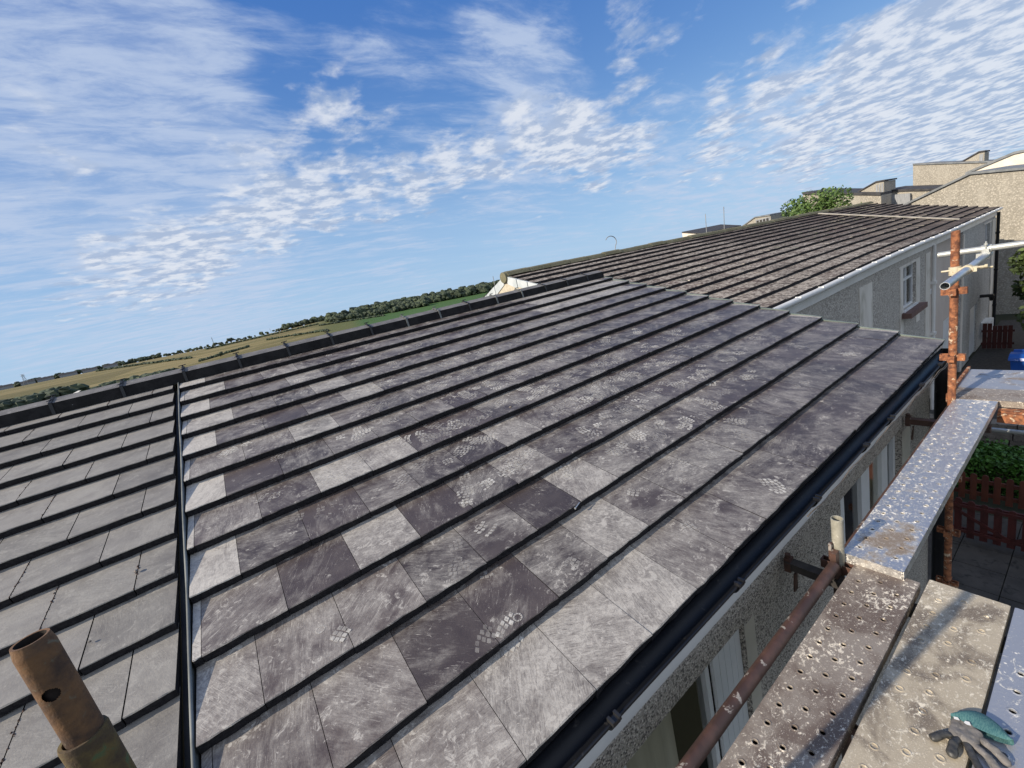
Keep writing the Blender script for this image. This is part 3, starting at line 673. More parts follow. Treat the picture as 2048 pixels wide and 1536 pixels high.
for i, x in enumerate((.2, 1.10, 1.90, 2.71, 3.46, 3.95, 4.71, 5.29)):
    q = MB(); wd = .030 if x != 3.95 else .055
    for k in range(seg):
        a = pi * k / seg; b_ = pi * (k + 1) / seg; r1 = R0 + .007
        vs = [(x + sx * wd / 2, -.024 - rr * cos(an), gz(x) - rr * sin(an)) for sx in (-1, 1) for (rr, an) in ((R0 + .001, a), (r1, a), (r1, b_), (R0 + .001, b_))]
        q.add(vs, [(0, 1, 2, 3), (7, 6, 5, 4), (1, 5, 6, 2), (0, 4, 5, 1), (3, 2, 6, 7)])
    q.box((x - wd / 2, -.088, gz(x) - .004), (x + wd / 2, -.068, gz(x) + .012)); 
    q.box((x - wd / 2 - .006, -.091, gz(x) + .004), (x - wd / 2 + .004, -.063, gz(x) + .02)); q.box((x + wd / 2 - .006, -.091, gz(x) + .004), (x + wd / 2 + .004, -.063, gz(x) + .02))
    q.build('gutter_bracket', M['black_pvc'] if i > 1 else M['rubber_black'], gut)
q = MB(); q.tube([(5.62, -.03, gz(5.6) - R0 + .01), (5.62, -.03, -.2)], .04, 14); q.tube([(5.62, -.03, -.2), (5.62, -.02, -5.1)], .052, 16)
for z in (-.9, -2.6, -4.2): q.box((5.55, -.08, z), (5.69, .038, z + .05))
q.build('downpipe', M['black_pvc'], house)
# cable slung below the gutter lip
q = MB(); pts = []
for i in range(60):
    x = 2.55 + 3.15 * i / 59; sag = .018 * abs(sin(i * pi / 12)) ; pts.append((x, -.088, gz(x) - .012 - sag + .004 * sin(i * 1.3)))
q.tube(pts, .0032, 7); pts = [(a + .02, b_ - .004, c - .011) for a, b_, c in pts[24:]]; q.tube(pts, .0026, 6)
tag(q.build('cable', simple('cable_jacket', (.10, .08, .055), (.19, .15, .11), 12, .6)), 'thin brown cable strung along the outer lip of the black gutter', 'cable')

# ------------------------------------------------------------------ left house (older tiles)
lh = thing('house', 'adjoining house at left: weathered mid grey tiled roof with moss in its joints', 'house', (-2.5, 2.0, -5.1))
mb = MB(); random.seed(5); rows_s = [(.87 + .935 * j) * G for j in range(14)]
for j, s1 in enumerate(rows_s):
    row = j + 1; s0 = max(.0, s1 - .935 * G * 1.12); wdt = .305
    e = [-.050, -.200 if row % 2 else -.347]
    while e[-1] > -5.6: e.append(e[-1] - wdt)
    for a, b_ in zip(e[1:], e[:-1]):
        tile(mb, a + .0012, b_ - .0012, s0, s1, col=(.5 + random.uniform(-.12, .2), random.random(), random.random()), off=-.004, t_=.038, jit=.001)
    for a in e[1:12]:
        if random.random() < .42:
            for _ in range(random.randint(6, 30)):
                sq = random.uniform(s0 + .05, s1 - .004); rr_ = random.uniform(.0014, .0045); u = a + random.gauss(0, .0025)
                if sq < s1 - .935 * G + .01: continue
                o = -.004 - .043 * (s1 - sq) / G + .001; k0 = random.random() * 6; n = 5
                vs = [P(u + rr_ * cos(k0 + k * 2 * pi / n), sq + rr_ * 1.5 * sin(k0 + k * 2 * pi / n), o) for k in range(n)] + [P(u, sq, o + rr_ * .9)]
                mb.add(vs, [(k, (k + 1) % n, n) for k in range(n)], 2)
lro = mb.build('roof_tiles', [M['tile_old'], M['tile_edge_shade'], M['moss']], lh)
q = MB(); slab(q, -5.9, -.06, -.12, -.08)
q.add([(-5.9, yr, zr - .02), (-.03, yr, zr - .02), (-.03, 2 * yr, -.02), (-5.9, 2 * yr, -.02)], [(0, 1, 2, 3)]); q.build('roof_deck', M['rubber_black'], lro)
x = .058
for i in range(13):
    ridge_tile(x - .4565, x, lh, clip=True); x -= .4565
q = MB(); q.box((-5.9, .04, -5.1), (-.022, .30, -.06)); q.build('wall', M['pebbledash'], lh)
q = MB(); q.box((-5.9, .0265, -.292), (-.022, .0395, -.115)); q.build('fascia', M['fascia'], lh)

# debris lying on the roofs
def pebble(x, s, sz, lab, left=False, grp=None, mat='stone'):
    q = MB(); o = -.02; c = P(x, s, 0); clump(q, (c.x, c.y, c.z + sz * .3 - .012), sz, .6, 7, 4, .25); tag(q.build('pebble', M[mat]), lab, 'stone chip', grp)
pebble(-.20, 2.66, .009, 'small stone chip lying on the older grey tiles above the rusty pole', True)
pebble(-.33, 2.98, .006, 'tiny stone chip on the older tiles beside a mossy joint', True)
pebble(2.05, 2.61, .012, 'pale stone chip on the new tiles among bootprints', False)
q = MB(); A = P(1.66, 3.70, .0); q.tube([A, A + Vector((.045, .012, .006))], .003, 7); q.tube([A - Vector((.003, .001, 0)), A], .006, 8)
tag(q.build('nail', M['galv']), 'loose pale nail lying on the tile course third from the gutter', 'nail')
q = MB(); A = P(-.60, .05, .02)
q.add([P(-.78, -.02, .05), P(-.74, -.0, .05), P(-.73, .14, .02), P(-.76, .12, .02), P(-.70, -.05, .07), P(-.68, -.04, .07)], [(0, 1, 2, 3), (0, 4, 5, 1)])
tag(q.build('bird_dropping', M['glove_white']), 'white bird dropping streak down the dark ridge at left', 'stain')

# ------------------------------------------------------------------ next terrace, set back and lower
NY, EZ, RY, RZ, NX0, NXS, NX1 = 2.15, .235, 7.0, 1.66, 5.95, 21.3, 27.3
def nroof(x, f, off=0.0, sag=True):
    """f = 0 at the eave, 1 at the ridge"""
    k = min(1, max(0, (x - NX0) / (NX1 - NX0))); ry = RY - .75 * k ** 1.6; rz = RZ - .20 * k ** 1.6
    ez = EZ - .02 - .06 * k + (.035 * sin(min(1, max(0, (x - 9) / 9)) * pi) if sag else 0)
    return Vector((x, NY + (ry - NY) * f, ez + (rz - ez) * f + off))
def terrace(name_lab, x0, x1, mats, first_row_off, lich, wd=.30):
    th = thing('terraced_house', name_lab, 'house', ((x0 + x1) / 2, 4, -5.1))
    mb = MB(); NR = 14
    for r in range(NR):
        f1 = 1 - (r + 1) / NR; f0 = 1 - r / NR; x = x0 - (wd / 2 if r % 2 else 0)
        while x < x1 - .01:
            a, b_ = max(x, x0), min(x + wd, x1); j = random.uniform(-.006, .006)
            z1_ = .0 + j
            vs = [nroof(a, f0, -.05), nroof(b_, f0, -.05), nroof(b_, f1, z1_ + random.uniform(-.004, .004)), nroof(a, f1, z1_), nroof(b_, f1, -.055), nroof(a, f1, -.055)]
            li = lich(a, f1)
            mb.add(vs, [(3, 2, 1, 0)], 0, (li + random.uniform(-.1, .1), random.random(), random.random())); mb.add(vs, [(3, 5, 4, 2)], 1)
            x += wd
    ro = mb.build('roof_tiles', [M['old_roof'], M['tile_edge_shade']], th)
    q = MB(); n = 24
    for i in range(n):
        a, b_ = x0 + (x1 - x0) * i / n, x0 + (x1 - x0) * (i + 1) / n - .012; A, B = nroof(a, 1), nroof(b_, 1); pr = [(-.14, -.05), (-.09, .025), (0, .055), (.09, .025), (.14, -.05)]; j = random.uniform(-.012, .012)
        vs = [(A.x, A.y + p, A.z + z + j) for p, z in pr] + [(B.x, B.y + p, B.z + z + j) for p, z in pr]
        q.add(vs, [(k, k + 1, 6 + k, 5 + k) for k in range(4)] + [(4, 3, 2, 1, 0), (5, 6, 7, 8, 9)])
    q.build('ridge', M['moss_ridge'], ro)
    A, B, C_, D = nroof(x0, 1), nroof(x1, 1), Vector((x1, 11.6, .2)), Vector((x0, 11.6, .2))
    q = MB(); q.add([A - Vector((0, 0, .03)), B - Vector((0, 0, .03)), C_, D], [(0, 1, 2, 3)]); q.build('rear_roof_slope', M['old_roof'], ro)
    return th, ro
random.seed(8)
na, nar = terrace('next terrace house beyond the gable, low brown lichen-speckled roof and stained grey roughcast wall', NX0, NXS, None, 0, lambda x, f: .62 if x < 15 - 3 * f else (.40 if x < 18.5 else .18))
nb_, nbr = terrace('far end terrace house with cleaner dark roof and pale blue-grey roughcast front', NXS + .02, NX1, None, 0, lambda x, f: .10)
# party verge strip between the two roofs
q = MB()
for i in range(14):
    f0, f1 = .04 + .9 * i / 14, .04 + .9 * (i + 1) / 14
    A, B = nroof(NXS, f0, .012), nroof(NXS, f1, .012); q.obox((A + B) / 2 + Vector((0, 0, .02)), Vector((1, 0, 0)), (B - A).normalized(), Vector((1, 0, 0)).cross((B - A).normalized()), .055, (B - A).length / 2, .02)
q.build('verge_strip', M['verge_concrete'], nbr)
WY = NY + .10
def nfas(mb, x0, x1, n=14):
    for i in range(n):
        a, b_ = x0 + (x1 - x0) * i / n, x0 + (x1 - x0) * (i + 1) / n; za, zb = nroof(a, 0).z, nroof(b_, 0).z
        vs = [(a, WY - .05, za - .32), (b_, WY - .05, zb - .32), (b_, WY - .05, zb - .05), (a, WY - .05, za - .05), (a, WY - .002, za - .32), (b_, WY - .002, zb - .32)]
        mb.add(vs, [(0, 1, 2, 3), (0, 4, 5, 1)])
def ngut(mb, x0, x1, n=20):
    pts = [(x0 + (x1 - x0) * i / n, NY - .045, nroof(x0 + (x1 - x0) * i / n, 0).z - .085) for i in range(n + 1)]
    mb.tube(pts, .052, 10)
for th, a, b_ in ((na, NX0, NXS), (nb_, NXS + .01, NX1)):
    q = MB(); nfas(q, a, b_); q.build('fascia', M['fascia'], th)
    q = MB(); ngut(q, a + (.0 if th is na else .02), b_); g_o = q.build('gutter', M['fascia'], th)
    x = a + .4
    while x < b_ - .1:
        q = MB(); q.box((x - .012, NY - .10, nroof(x, 0).z - .055), (x + .012, NY - .01, nroof(x, 0).z - .03)); x += .93; q.build('gutter_bracket', M['white_pvc'], g_o)
GZ = -5.15
N1 = (14.6, 15.75, -1.42, -.33); N2 = (17.56, 18.3, -1.50, -.35); N3 = (25.25, 26.2, -1.35, -.33); D1 = (22.9, 24.1, GZ, -3.15); D2 = (19.9, 20.9, GZ, -2.9)
q = MB(); wall_with_holes(q, NX0, 17.2, GZ, -.02, WY, WY + .25, [N1]); q.box((NX0, WY + .252, GZ), (NX0 + .25, 11.4, -.1))
q.prism([(2.40, -.2), (11.4, -.2), (7.0, 1.55)], 'x', NX0 + .03, NX0 + .22)
q.build('wall', M['roughcast'], na)
q = MB(); q.box((11.5, WY - .012, GZ), (12.3, WY - .001, -.27)); q.box((14.25, WY - .012, -.325), (16.1, WY - .001, -.27)); q.box((14.35, WY - .012, -2.0), (14.598, WY - .001, -.33)); q.box((15.76, WY - .012, -2.0), (16.1, WY - .001, -.33)); q.box((16.7, WY - .012, GZ), (17.2, WY - .001, -.27)); q.build('smooth_band', M['render_band'], na)
q = MB(); wall_with_holes(q, 17.202, NXS, GZ, -.02, WY + .18, WY + .43, [N2, D2]); q.build('recessed_wall', M['beige_render'], na)
q = MB(); wall_with_holes(q, NXS + .005, NX1, GZ, -.02, WY, WY + .25, [N3, D1]); q.box((NX1 - .25, WY + .252, GZ), (NX1, 11.4, -.1)); q.build('wall', M['roughcast_blue'], nb_)
q = MB(); q.box((NXS + .004, WY - .03, GZ), (NXS + .2, WY - .001, -.27)); q.box((26.55, WY - .03, GZ), (NX1 + .004, WY - .001, -.27)); q.box((24.9, WY - .02, -.325), (26.5, WY - .001, -.27)); q.build('smooth_band', M['render_band'], nb_)
window(na, N1, WY + .06, [(15.12, 15.18)], hbars=(-.68,), depth=.07)
window(na, N2, WY + .2, [(17.95, 18.0)], depth=.07)
window(nb_, N3, WY + .08, [(25.7, 25.76)], depth=.07)
q = MB(); q.box((14.45, WY - .20, -1.60), (15.95, WY + .06, -1.47)); q.build('sill', M['sill_brown'], na)
q = MB(); q.box((14.55, WY - .05, -1.465), (15.80, WY + .055, -1.425)); q.build('white_sill', M['white_pvc'], na)
q = MB(); q.box((17.45, WY + .10, -1.60), (18.4, WY + .178, -1.505)); q.build('sill', M['white_pvc'], na)
q = MB(); q.tube([(17.25, WY - .07, -.1), (17.25, WY - .07, GZ)], .045, 10)
for z in (-1.2, -2.7, -4.2): q.box((17.18, WY - .13, z), (17.32, WY - .002, z + .08))
q.build('downpipe', M['fascia'], na)
def door(parent, d, y, mat):
    q = MB(); q.box((d[0] + .06, y, d[2]), (d[1] - .06, y + .05, d[3] - .06)); o = q.build('door', M[mat], parent)
    q = MB(); q.box((d[0], y - .01, d[2]), (d[0] + .058, y + .08, d[3])); q.box((d[1] - .058, y - .01, d[2]), (d[1], y + .08, d[3])); q.box((d[0] + .06, y - .01, d[3] - .058), (d[1] - .06, y + .08, d[3])); q.build('door_frame', M['white_pvc'], o)
    q = MB(); q.tube([(d[0] + .15, y - .03, d[2] + 1.0), (d[0] + .28, y - .03, d[2] + 1.0)], .012, 8); q.tube([(d[0] + .15, y - .03, d[2] + 1.0), (d[0] + .15, y, d[2] + 1.0)], .01, 8); q.build('handle', M['galv'], o)
door(nb_, D1, WY + .05, 'white_pvc'); door(na, D2, WY + .22, 'white_pvc')
q = MB(); q.tube([(27.25, WY - .09, -.05), (27.25, WY - .09, GZ)], .05, 10)
for z in (-.9, -2.4, -3.9): q.box((27.17, WY - .15, z), (27.33, WY - .031, z + .07))
q.build('downpipe', M['black_pvc'], nb_)
q = MB(); q.box((25.0, WY - .22, -4.75), (26.0, WY - .002, -4.15)); q.box((25.02, WY - .235, -4.73), (25.98, WY - .222, -4.17)); q.tube([(25.4, WY - .1, -4.75), (25.4, WY - .1, GZ)], .03, 8)
tag(q.build('meter_box', M['white_pvc']), 'white meter box on the far terrace wall right of its door', 'meter box')
q = MB(); q.box((24.6, WY - .35, -3.05), (24.75, WY - .002, -2.95)); q.tube([(24.7, WY - .3, -3.0), (24.7, WY - .3, -3.2)], [.09, .05], 10)
tag(q.build('wall_lamp', M['rubber_black']), 'small black lamp on the pale wall above the meter box', 'lamp')
# white verge and cream mortar at the near gable of the terrace
q = MB()
for side in (1, -1):
    n = 5
    for i in range(n):
        f0, f1 = 1 - .016 - i * .075, 1 - .016 - (i + 1) * .075 + .005
        if side > 0: A, B = nroof(NX0, f0), nroof(NX0, f1)
        else:
            A = Vector((NX0, RY + .08 + i * .42, RZ - .02 - i * .15)); B = Vector((NX0, RY + .08 + (i + 1) * .42 - .02, RZ - .02 - (i + 1) * .15))
        q.add([(NX0 - .03, A.y, A.z - .03), (NX0 - .03, B.y, B.z - .03), (NX0 - .03, B.y, B.z - .20 - .04 * (i == 0)), (NX0 - .03, A.y, A.z - .20), (NX0 + .02, A.y, A.z - .03), (NX0 + .02, B.y, B.z - .03), (NX0 + .02, B.y, B.z - .2), (NX0 + .02, A.y, A.z - .2)],
              [(0, 1, 2, 3), (4, 7, 6, 5), (0, 4, 5, 1), (3, 2, 6, 7), (1, 5, 6, 2), (0, 3, 7, 4)])
q.build('verge_board', M['verge_white'], nar)
q = MB(); q.prism([(RY - 1.6, RZ - .62), (RY - .10, RZ - .21), (RY + .12, RZ - .21), (RY + 1.2, RZ - .62)], 'x', NX0 - .012, NX0 + .028); q.build('gable_mortar', M['mortar'], nar)
q = MB(); q.tube([(NX0 - .07, RY, RZ - .06), (NX0 + .10, RY, RZ - .06)], .12, 14); q.build('ridge_end', M['moss_ridge'], nar)
def wire(name, pts, r, lab, cat, mat='clad'):
    q = MB(); q.tube(pts, r, 7); return tag(q.build(name, M[mat]), lab, cat)
wire('roof_hook', [(9.55 + .17 * sin(a) * .7 + .1, 7.02, 1.92 + .20 * sin(a) + 0) if 0 else (9.62 + .22 * cos(a), 7.02, 1.93 + .16 * sin(a)) for a in [radians(v) for v in range(150, -60, -15)]] + [(9.72, 7.02, 1.68)], .011, 'thin grey curved hook rising from the mossy terrace ridge', 'hook')

# ------------------------------------------------------------------ estate behind: gabled blocks stepping up the slope
def gable_block(lab, x0, x1, poly, cap=.12, mat='cream_roughcast', zbot=-5.2, capmat='cap_grey', loc=None):
    """poly: roofline points (y, z) from back to front"""
    th = thing('house', lab, 'house', ((x0 + x1) / 2, poly[0][0], zbot))
    pl = list(poly) + [(poly[-1][0], zbot), (poly[0][0], zbot)]
    q = MB(); q.prism(pl, 'x', x0, x1); q.build('wall', M[mat], th)
    q = MB()
    for (y0, z0), (y1, z1) in zip(poly, poly[1:]):
        q.prism([(y0, z0 + .003), (y1, z1 + .003), (y1, z1 + cap), (y0, z0 + cap)], 'x', x0 - .12, x1 + .1)
    q.build('roof', M[capmat], th)
    return th
gg = gable_block('big cream roughcast gable with grey coping, right of the terrace end', 31, 42, [(8.2, .10), (5.75, .96), (3.53, 1.70), (1.4, 1.26), (-4.5, .2)], .10)
g2 = gable_block('smooth cream gable peeping above the big roughcast gable', 43, 50, [(5.5, 1.9), (2.72 * 1.2 + .2, 2.42), (1.0, 2.3), (-4, 1.0)], .14, 'cream_render')
b1 = gable_block('low cream block with dark roof edge behind the leafy tree', 45, 51, [(15.6, 3.55), (10.31, 1.90)], .18, capmat='dark_felt')
q = MB(); q.prism([(12.06, 2.50), (10.86, 2.95), (10.38, 2.90), (10.38, 1.6), (12.06, 1.6)], 'x', 46, 49); dm = q.build('dormer', M['cream_roughcast'], b1)
q = MB(); q.prism([(12.1, 2.53), (10.86, 2.97), (10.30, 2.91), (10.30, 3.02), (10.84, 3.08), (12.1, 2.62)], 'x', 45.9, 49.1); q.build('dormer_roof', M['dark_felt'], dm)
q = MB()
for i in range(3): q.box((45.97, 10.42 + i * .17, 2.12), (45.995, 10.42 + i * .17 + .11, 2.78))
q.build('dormer_window', M['clad'], dm)
b2 = gable_block('small cream block stepping up between the dormer and the tall flat block', 48, 54, [(10.9, 2.16), (7.85, 1.33), (6, .9)], .16, capmat='dark_felt')
q = MB(); q.prism([(10.8, 1.85), (10.8, .5), (9.2, .5), (9.2, 1.55)], 'x', 47.6, 48.1); q.build('porch', M['clad'], b2)
b3 = gable_block('tall plain cream block with a thin grey roof edge on the skyline', 55, 63, [(10.58, 3.96), (5.81, 2.49), (4.5, 2.1)], .12)
q = MB(); q.prism([(7.96, 3.10), (6.85, 3.57), (6.53, 3.53), (6.53, 2.5), (7.96, 2.5)], 'x', 57, 59); dm = q.build('dormer', M['cream_roughcast'], b3)
q = MB(); q.prism([(8.0, 3.12), (6.85, 3.60), (6.48, 3.55), (6.48, 3.66), (6.85, 3.72), (8.0, 3.22)], 'x', 56.9, 59.1); q.build('dormer_roof', M['dark_felt'], dm)
q = MB(); q.box((56.97, 6.6, 2.78), (56.995, 6.82, 3.42)); q.build('dormer_window', M['clad'], dm)
b4 = gable_block('distant small cream block with flat dark roof left of the dormer box', 50, 59, [(30.64, 3.18), (28.0, 2.42)], .1, 'cream_render', capmat='dark_felt')
b5 = gable_block('pitched box dormer block on the skyline left of the leafy tree', 55, 60, [(26.3, 2.0), (24.32, 2.88), (22.63, 2.70)], .12, capmat='cap_grey')
q = MB(); q.box((54.95, 22.7, 1.7), (54.995, 24.25, 2.62)); 
o = q.build('window', M['clad'], b5)
q = MB()
for i in range(4): q.box((54.90, 22.85 + i * .36, 1.85), (54.945, 22.85 + i * .36 + .22, 2.5))
q.build('pane', M['interior'], o)
wire('aerial', [(39.5, 21.5, 2.0), (39.55, 21.45, 3.9)], .03, 'left one of two thin aerials above the flat dark roof', 'aerial'); wire('aerial', [(40.2, 20.2, 2.0), (40.3, 20.1, 4.1)], .03, 'right, taller one of two thin aerials above the flat dark roof', 'aerial')
wire('aerial', [(22.3, 32.6, 1.0), (22.3, 32.6, 2.7)], .03, 'thin aerial left of the white terrace gable', 'aerial')

# ------------------------------------------------------------------ leafy trees
def leafy(name, lab, c, rx, rz, n, ls, mat, trunk_to, base, grp=None, lobes=14, droop=0.0, cat='tree'):
    th = thing(name, lab, cat, base)
    q = MB(); bx, by, bz = base; q.tube([(bx, by, bz), (bx + .1, by, (bz + trunk_to) / 2), (c[0], c[1], trunk_to)], [.22, .17, .08], 9)
    cs = []
    for i in range(lobes):
        a = random.uniform(0, 2 * pi); ph = random.uniform(-.5, 1.0); rr_ = random.uniform(.35, .95)
        cc = (c[0] + rx * rr_ * cos(a) * (1 - .35 * max(0, ph)), c[1] + rx * rr_ * sin(a) * (1 - .35 * max(0, ph)), c[2] + rz * ph * .8); cs.append((cc, rx * random.uniform(.28, .5)))
        q.tube([(c[0], c[1], trunk_to - rz * .3), ((c[0] + cc[0]) / 2, (c[1] + cc[1]) / 2, (trunk_to + cc[2]) / 2 - .1), cc], [.07, .045, .015], 6)
    q.build('trunk', M['bark'], th); q = MB()
    for i in range(n):
        cc, rr_ = random.choice(cs); d = Vector((random.gauss(0, 1), random.gauss(0, 1), random.gauss(0, 1))).normalized() * rr_ * random.random() ** .4
        p_ = Vector(cc) + d; a = Vector((random.gauss(0, 1), random.gauss(0, 1), random.gauss(0, .6) - droop)).normalized(); b_ = a.cross(Vector((random.gauss(0, 1), random.gauss(0, 1), random.gauss(0, 1)))).normalized()
        s_ = ls * random.uniform(.6, 1.3)
        q.add([p_ - a * s_, p_ + b_ * s_ * .5, p_ + a * s_, p_ - b_ * s_ * .5], [(0, 1, 2, 3)])
    q.build('crown', M[mat], th); return th
random.seed(21)
leafy('broadleaf_tree', 'bright green leafy tree rising behind the terrace roof', (38, 12.3, 1.05), 2.35, 2.15, 7000, .12, 'leaf_green', .2, (38, 12.3, -5.6))
leafy('conifer', 'dark green feathery conifer by the path at the right frame edge', (23.5, .05, -2.55), 1.5, 2.0, 11000, .10, 'leaf_dark', -1.4, (23.5, .05, -5.2), droop=.6, lobes=26)
# garden hedge (one planted hedge)
def hedge(lab, a, b_, n, ls, mat):
    th = thing('hedge', lab, 'hedge', ((a[0] + b_[0]) / 2, (a[1] + b_[1]) / 2, a[2])); q = MB()
    q.box((a[0] + .1, a[1] + .1, a[2]), (b_[0] - .1, b_[1] - .1, b_[2] - .12)); q.build('stems', M['bark'], th); q = MB()
    for i in range(n):
        f = random.random()
        if f < .45: p_ = Vector((random.uniform(a[0], b_[0]), random.uniform(a[1], b_[1]), b_[2] + random.gauss(-.06, .06)))
        elif f < .75: p_ = Vector((a[0] + random.gauss(.03, .05), random.uniform(a[1], b_[1]), random.uniform(a[2], b_[2])))
        else: p_ = Vector((random.uniform(a[0], b_[0]), random.choice((a[1], b_[1])) + random.gauss(0, .04), random.uniform(a[2], b_[2])))
        u = Vector((random.gauss(0, 1), random.gauss(0, 1), random.gauss(0, .8))).normalized(); v = u.cross(Vector((random.gauss(0, 1), random.gauss(0, 1), random.gauss(0, 1)))).normalized(); s_ = ls * random.uniform(.6, 1.3)
        q.add([p_ - u * s_, p_ + v * s_ * .6, p_ + u * s_, p_ - v * s_ * .6], [(0, 1, 2, 3)])
    q.build('foliage', M[mat], th)
hedge('clipped bright green hedge behind the red picket fence', (12.6, -3.0, -5.1), (13.6, 1.5, -4.35), 16000, .045, 'hedge_leaf')

# ------------------------------------------------------------------ yard below
q = MB(); random.seed(4)
for i in range(9):
    for j in range(7):
        x0, y0 = 6.0 + i * .62, -2.6 + j * .62; dz = random.uniform(-.004, .004)
        q.box((x0 + .006, y0 + .006, -5.2), (x0 + .614, y0 + .614, -5.055 + dz))
pm = three('paving_slab', (.045, .040, .035), (.07, .062, .054), (.022, .02, .018), 2.5, 7, (.52, .7), .9, bump=.3)
tag(q.build('paving', pm), None, None, kind='structure')
q = MB(); q.box((15.5, -3.2, -5.2), (29.5, 2.2, -5.07)); tag(q.build('path', M['asphalt']), None, None, kind='structure')
def picket_row(lab, name, x, y0, y1, zb, zt, mat, gate=False, cat='fence'):
    th = thing(name, lab, cat, (x, (y0 + y1) / 2, zb)); n = int((y1 - y0) / .163)
    for i in range(n):
        y = y0 + .05 + i * .163; arch = -.10 * (1 - ((i - n / 2) / (n / 2)) ** 2) if gate else 0; q = MB(); h = zt + arch + random.uniform(-.006, .006); wd = .048
        pl = [(y - wd, zb + .06), (y + wd, zb + .06), (y + wd, h - .05), (y + wd * .7, h - .015), (y, h), (y - wd * .7, h - .015), (y - wd, h - .05)]
        q.prism(pl, 'x', x - .010, x + .010); q.build('picket', M[mat], th)
    for z in (zb + .16, zt - .22):
        q = MB(); q.box((x + .0105, y0, z), (x + .045, y1, z + .08)); q.build('rail', M[mat], th)
        if gate: q = MB(); q.box((x - .035, y0, z), (x - .0105, y1, z + .06)); q.build('rail', M[mat], th)
    if gate:
        for (a, b_) in (((y0 + .05, zt - .2), ((y0 + y1) / 2, zb + .2)), ((y1 - .05, zt - .2), ((y0 + y1) / 2, zb + .2))):
            A, B = Vector((x - .022, *a)), Vector((x - .022, *b_)); q = MB(); d = (B - A).normalized(); q.obox((A + B) / 2, Vector((1, 0, 0)), d, Vector((1, 0, 0)).cross(d), .010, (B - A).length / 2, .03); q.build('brace', M[mat], th)
    else:
        for y in (y0, y1 - .08): q = MB(); q.box((x + .047, y, zb), (x + .14, y + .09, zt + .02)); q.build('post', M[mat], th)
picket_row('low dark red arched picket gate lying across the paved yard', 'picket_gate', 10.5, -.95, .78, -5.07, -4.16, 'fence_red', True, 'gate')
picket_row('brown-red picket fence just in front of the green hedge', 'picket_fence', 12.0, -2.4, 1.3, -5.07, -4.40, 'fence_brown')
q = MB(); random.seed(3)
for r in range(4):
    y = -3.0 + (.2 if r % 2 else 0)
    while y < 2.0:
        L_ = random.uniform(.3, .55); q.box((14.6, y + .01, -5.1 + r * .2 + .01), (14.9 + random.uniform(-.02, .02), min(2.0, y + L_) - .01, -5.1 + (r + 1) * .2)); y += L_
tag(q.build('garden_wall', M['stone']), 'low brown stone garden wall behind the green hedge', 'wall')
bn = thing('wheelie_bin', 'blue wheelie bin on the dark path at the right frame edge', 'bin', (19.8, .62, -5.07))
q = MB(); vs = []
for z, a, b_ in ((-5.0, .22, .25), (-4.12, .28, .34)): vs += [(19.8 + sx * b_, .62 + sy * a, z) for sx, sy in ((-1, -1), (1, -1), (1, 1), (-1, 1))]
q.add(vs, [(0, 3, 2, 1), (0, 1, 5, 4), (1, 2, 6, 5), (2, 3, 7, 6), (3, 0, 4, 7), (4, 5, 6, 7)]); q.build('body', M['blue_plastic'], bn)
q = MB(); q.prism([(19.42, -4.115), (20.18, -4.115), (20.18, -4.05), (20.0, -3.98), (19.7, -3.97), (19.45, -4.04)], 'y', .30, .94); q.box((20.10, .34, -4.02), (20.20, .90, -3.95)); q.build('lid', M['blue_plastic'], bn)
for y in (.38, .86): q = MB(); q.tube([(20.02, y - .03, -4.97), (20.02, y + .03, -4.97)], .1, 14); q.build('wheel', M['rubber_black'], bn)
sc = thing('slatted_screen', 'dark red slatted timber screen on the path by the terrace end', 'screen', (24.4, 1.6, -5.07))
for i in range(6): q = MB(); q.box((24.4, 1.35 + i * .13, -5.05), (24.43, 1.35 + i * .13 + .11, -4.15 + .1 * (i > 3))); q.build('slat', M['fence_red'], sc)
q = MB(); q.box((24.432, 1.3, -4.9), (24.47, 2.15, -4.82)); q.box((24.432, 1.3, -4.4), (24.47, 2.15, -4.32)); q.build('rail', M['fence_red'], sc)

# ------------------------------------------------------------------ scaffold
SY = -.20
def collar(mb, x, y, z, mi=0):
    for d in (Vector((1, 0, 0)), Vector((0, 1, 0))):
        for s_ in (-1, 1):
            c = Vector((x, y, z)) + d * s_ * .050; sd = Vector((-d.y, d.x, 0))
            up = Vector((0, 0, 1))
            mb.obox(c + d * s_ * .016, sd, up, d, .019, .024, .003, mi)
            for k in (-1, 1): mb.obox(c - d * s_ * .006 + sd * k * .017, d, up, sd, .022, .024, .0025, mi)
std = thing('scaffold_standard', 'tall orange rusty upright scaffold tube with cross-shaped collars at the gutter end', 'scaffold pole', (4.95, SY, -5.07))
q = MB(); q.tube([(4.95, SY, -5.05), (4.95, SY, 1.045)], .0242, 18, hollow=.86); q.box((4.87, SY - .08, -5.055), (5.03, SY + .08, -5.045)); q.build('tube', M['rust'], std)
for z in (.607, .092, -.43, -.95, -1.47, -1.99, -2.5, -3.02, -3.54, -4.06): q = MB(); collar(q, 4.95, SY, z); q.build('collar', M['rust'], std)
std2 = thing('scaffold_standard', 'short cement-splashed upright tube stub beside the gutter and silver board', 'scaffold pole', (2.58, SY, -5.07))
q = MB(); q.tube([(2.575, SY, -5.05), (2.575, SY, -.40), (2.58, SY, -.33)], .0242, 18); q.build('tube', M['rust_dark'], std2)
q = MB(); q.tube([(2.58, SY, -.345), (2.585, SY, -.30), (2.585, SY, -.06)], [.020, .0245, .0255], 18, hollow=.86); q.build('spigot_sleeve', M['cement_tube'], std2)
for z in (-.33, -.85, -1.37, -1.89, -2.4, -2.92): q = MB(); collar(q, 2.575, SY, z); q.build('collar', M['rust_dark'], std2)
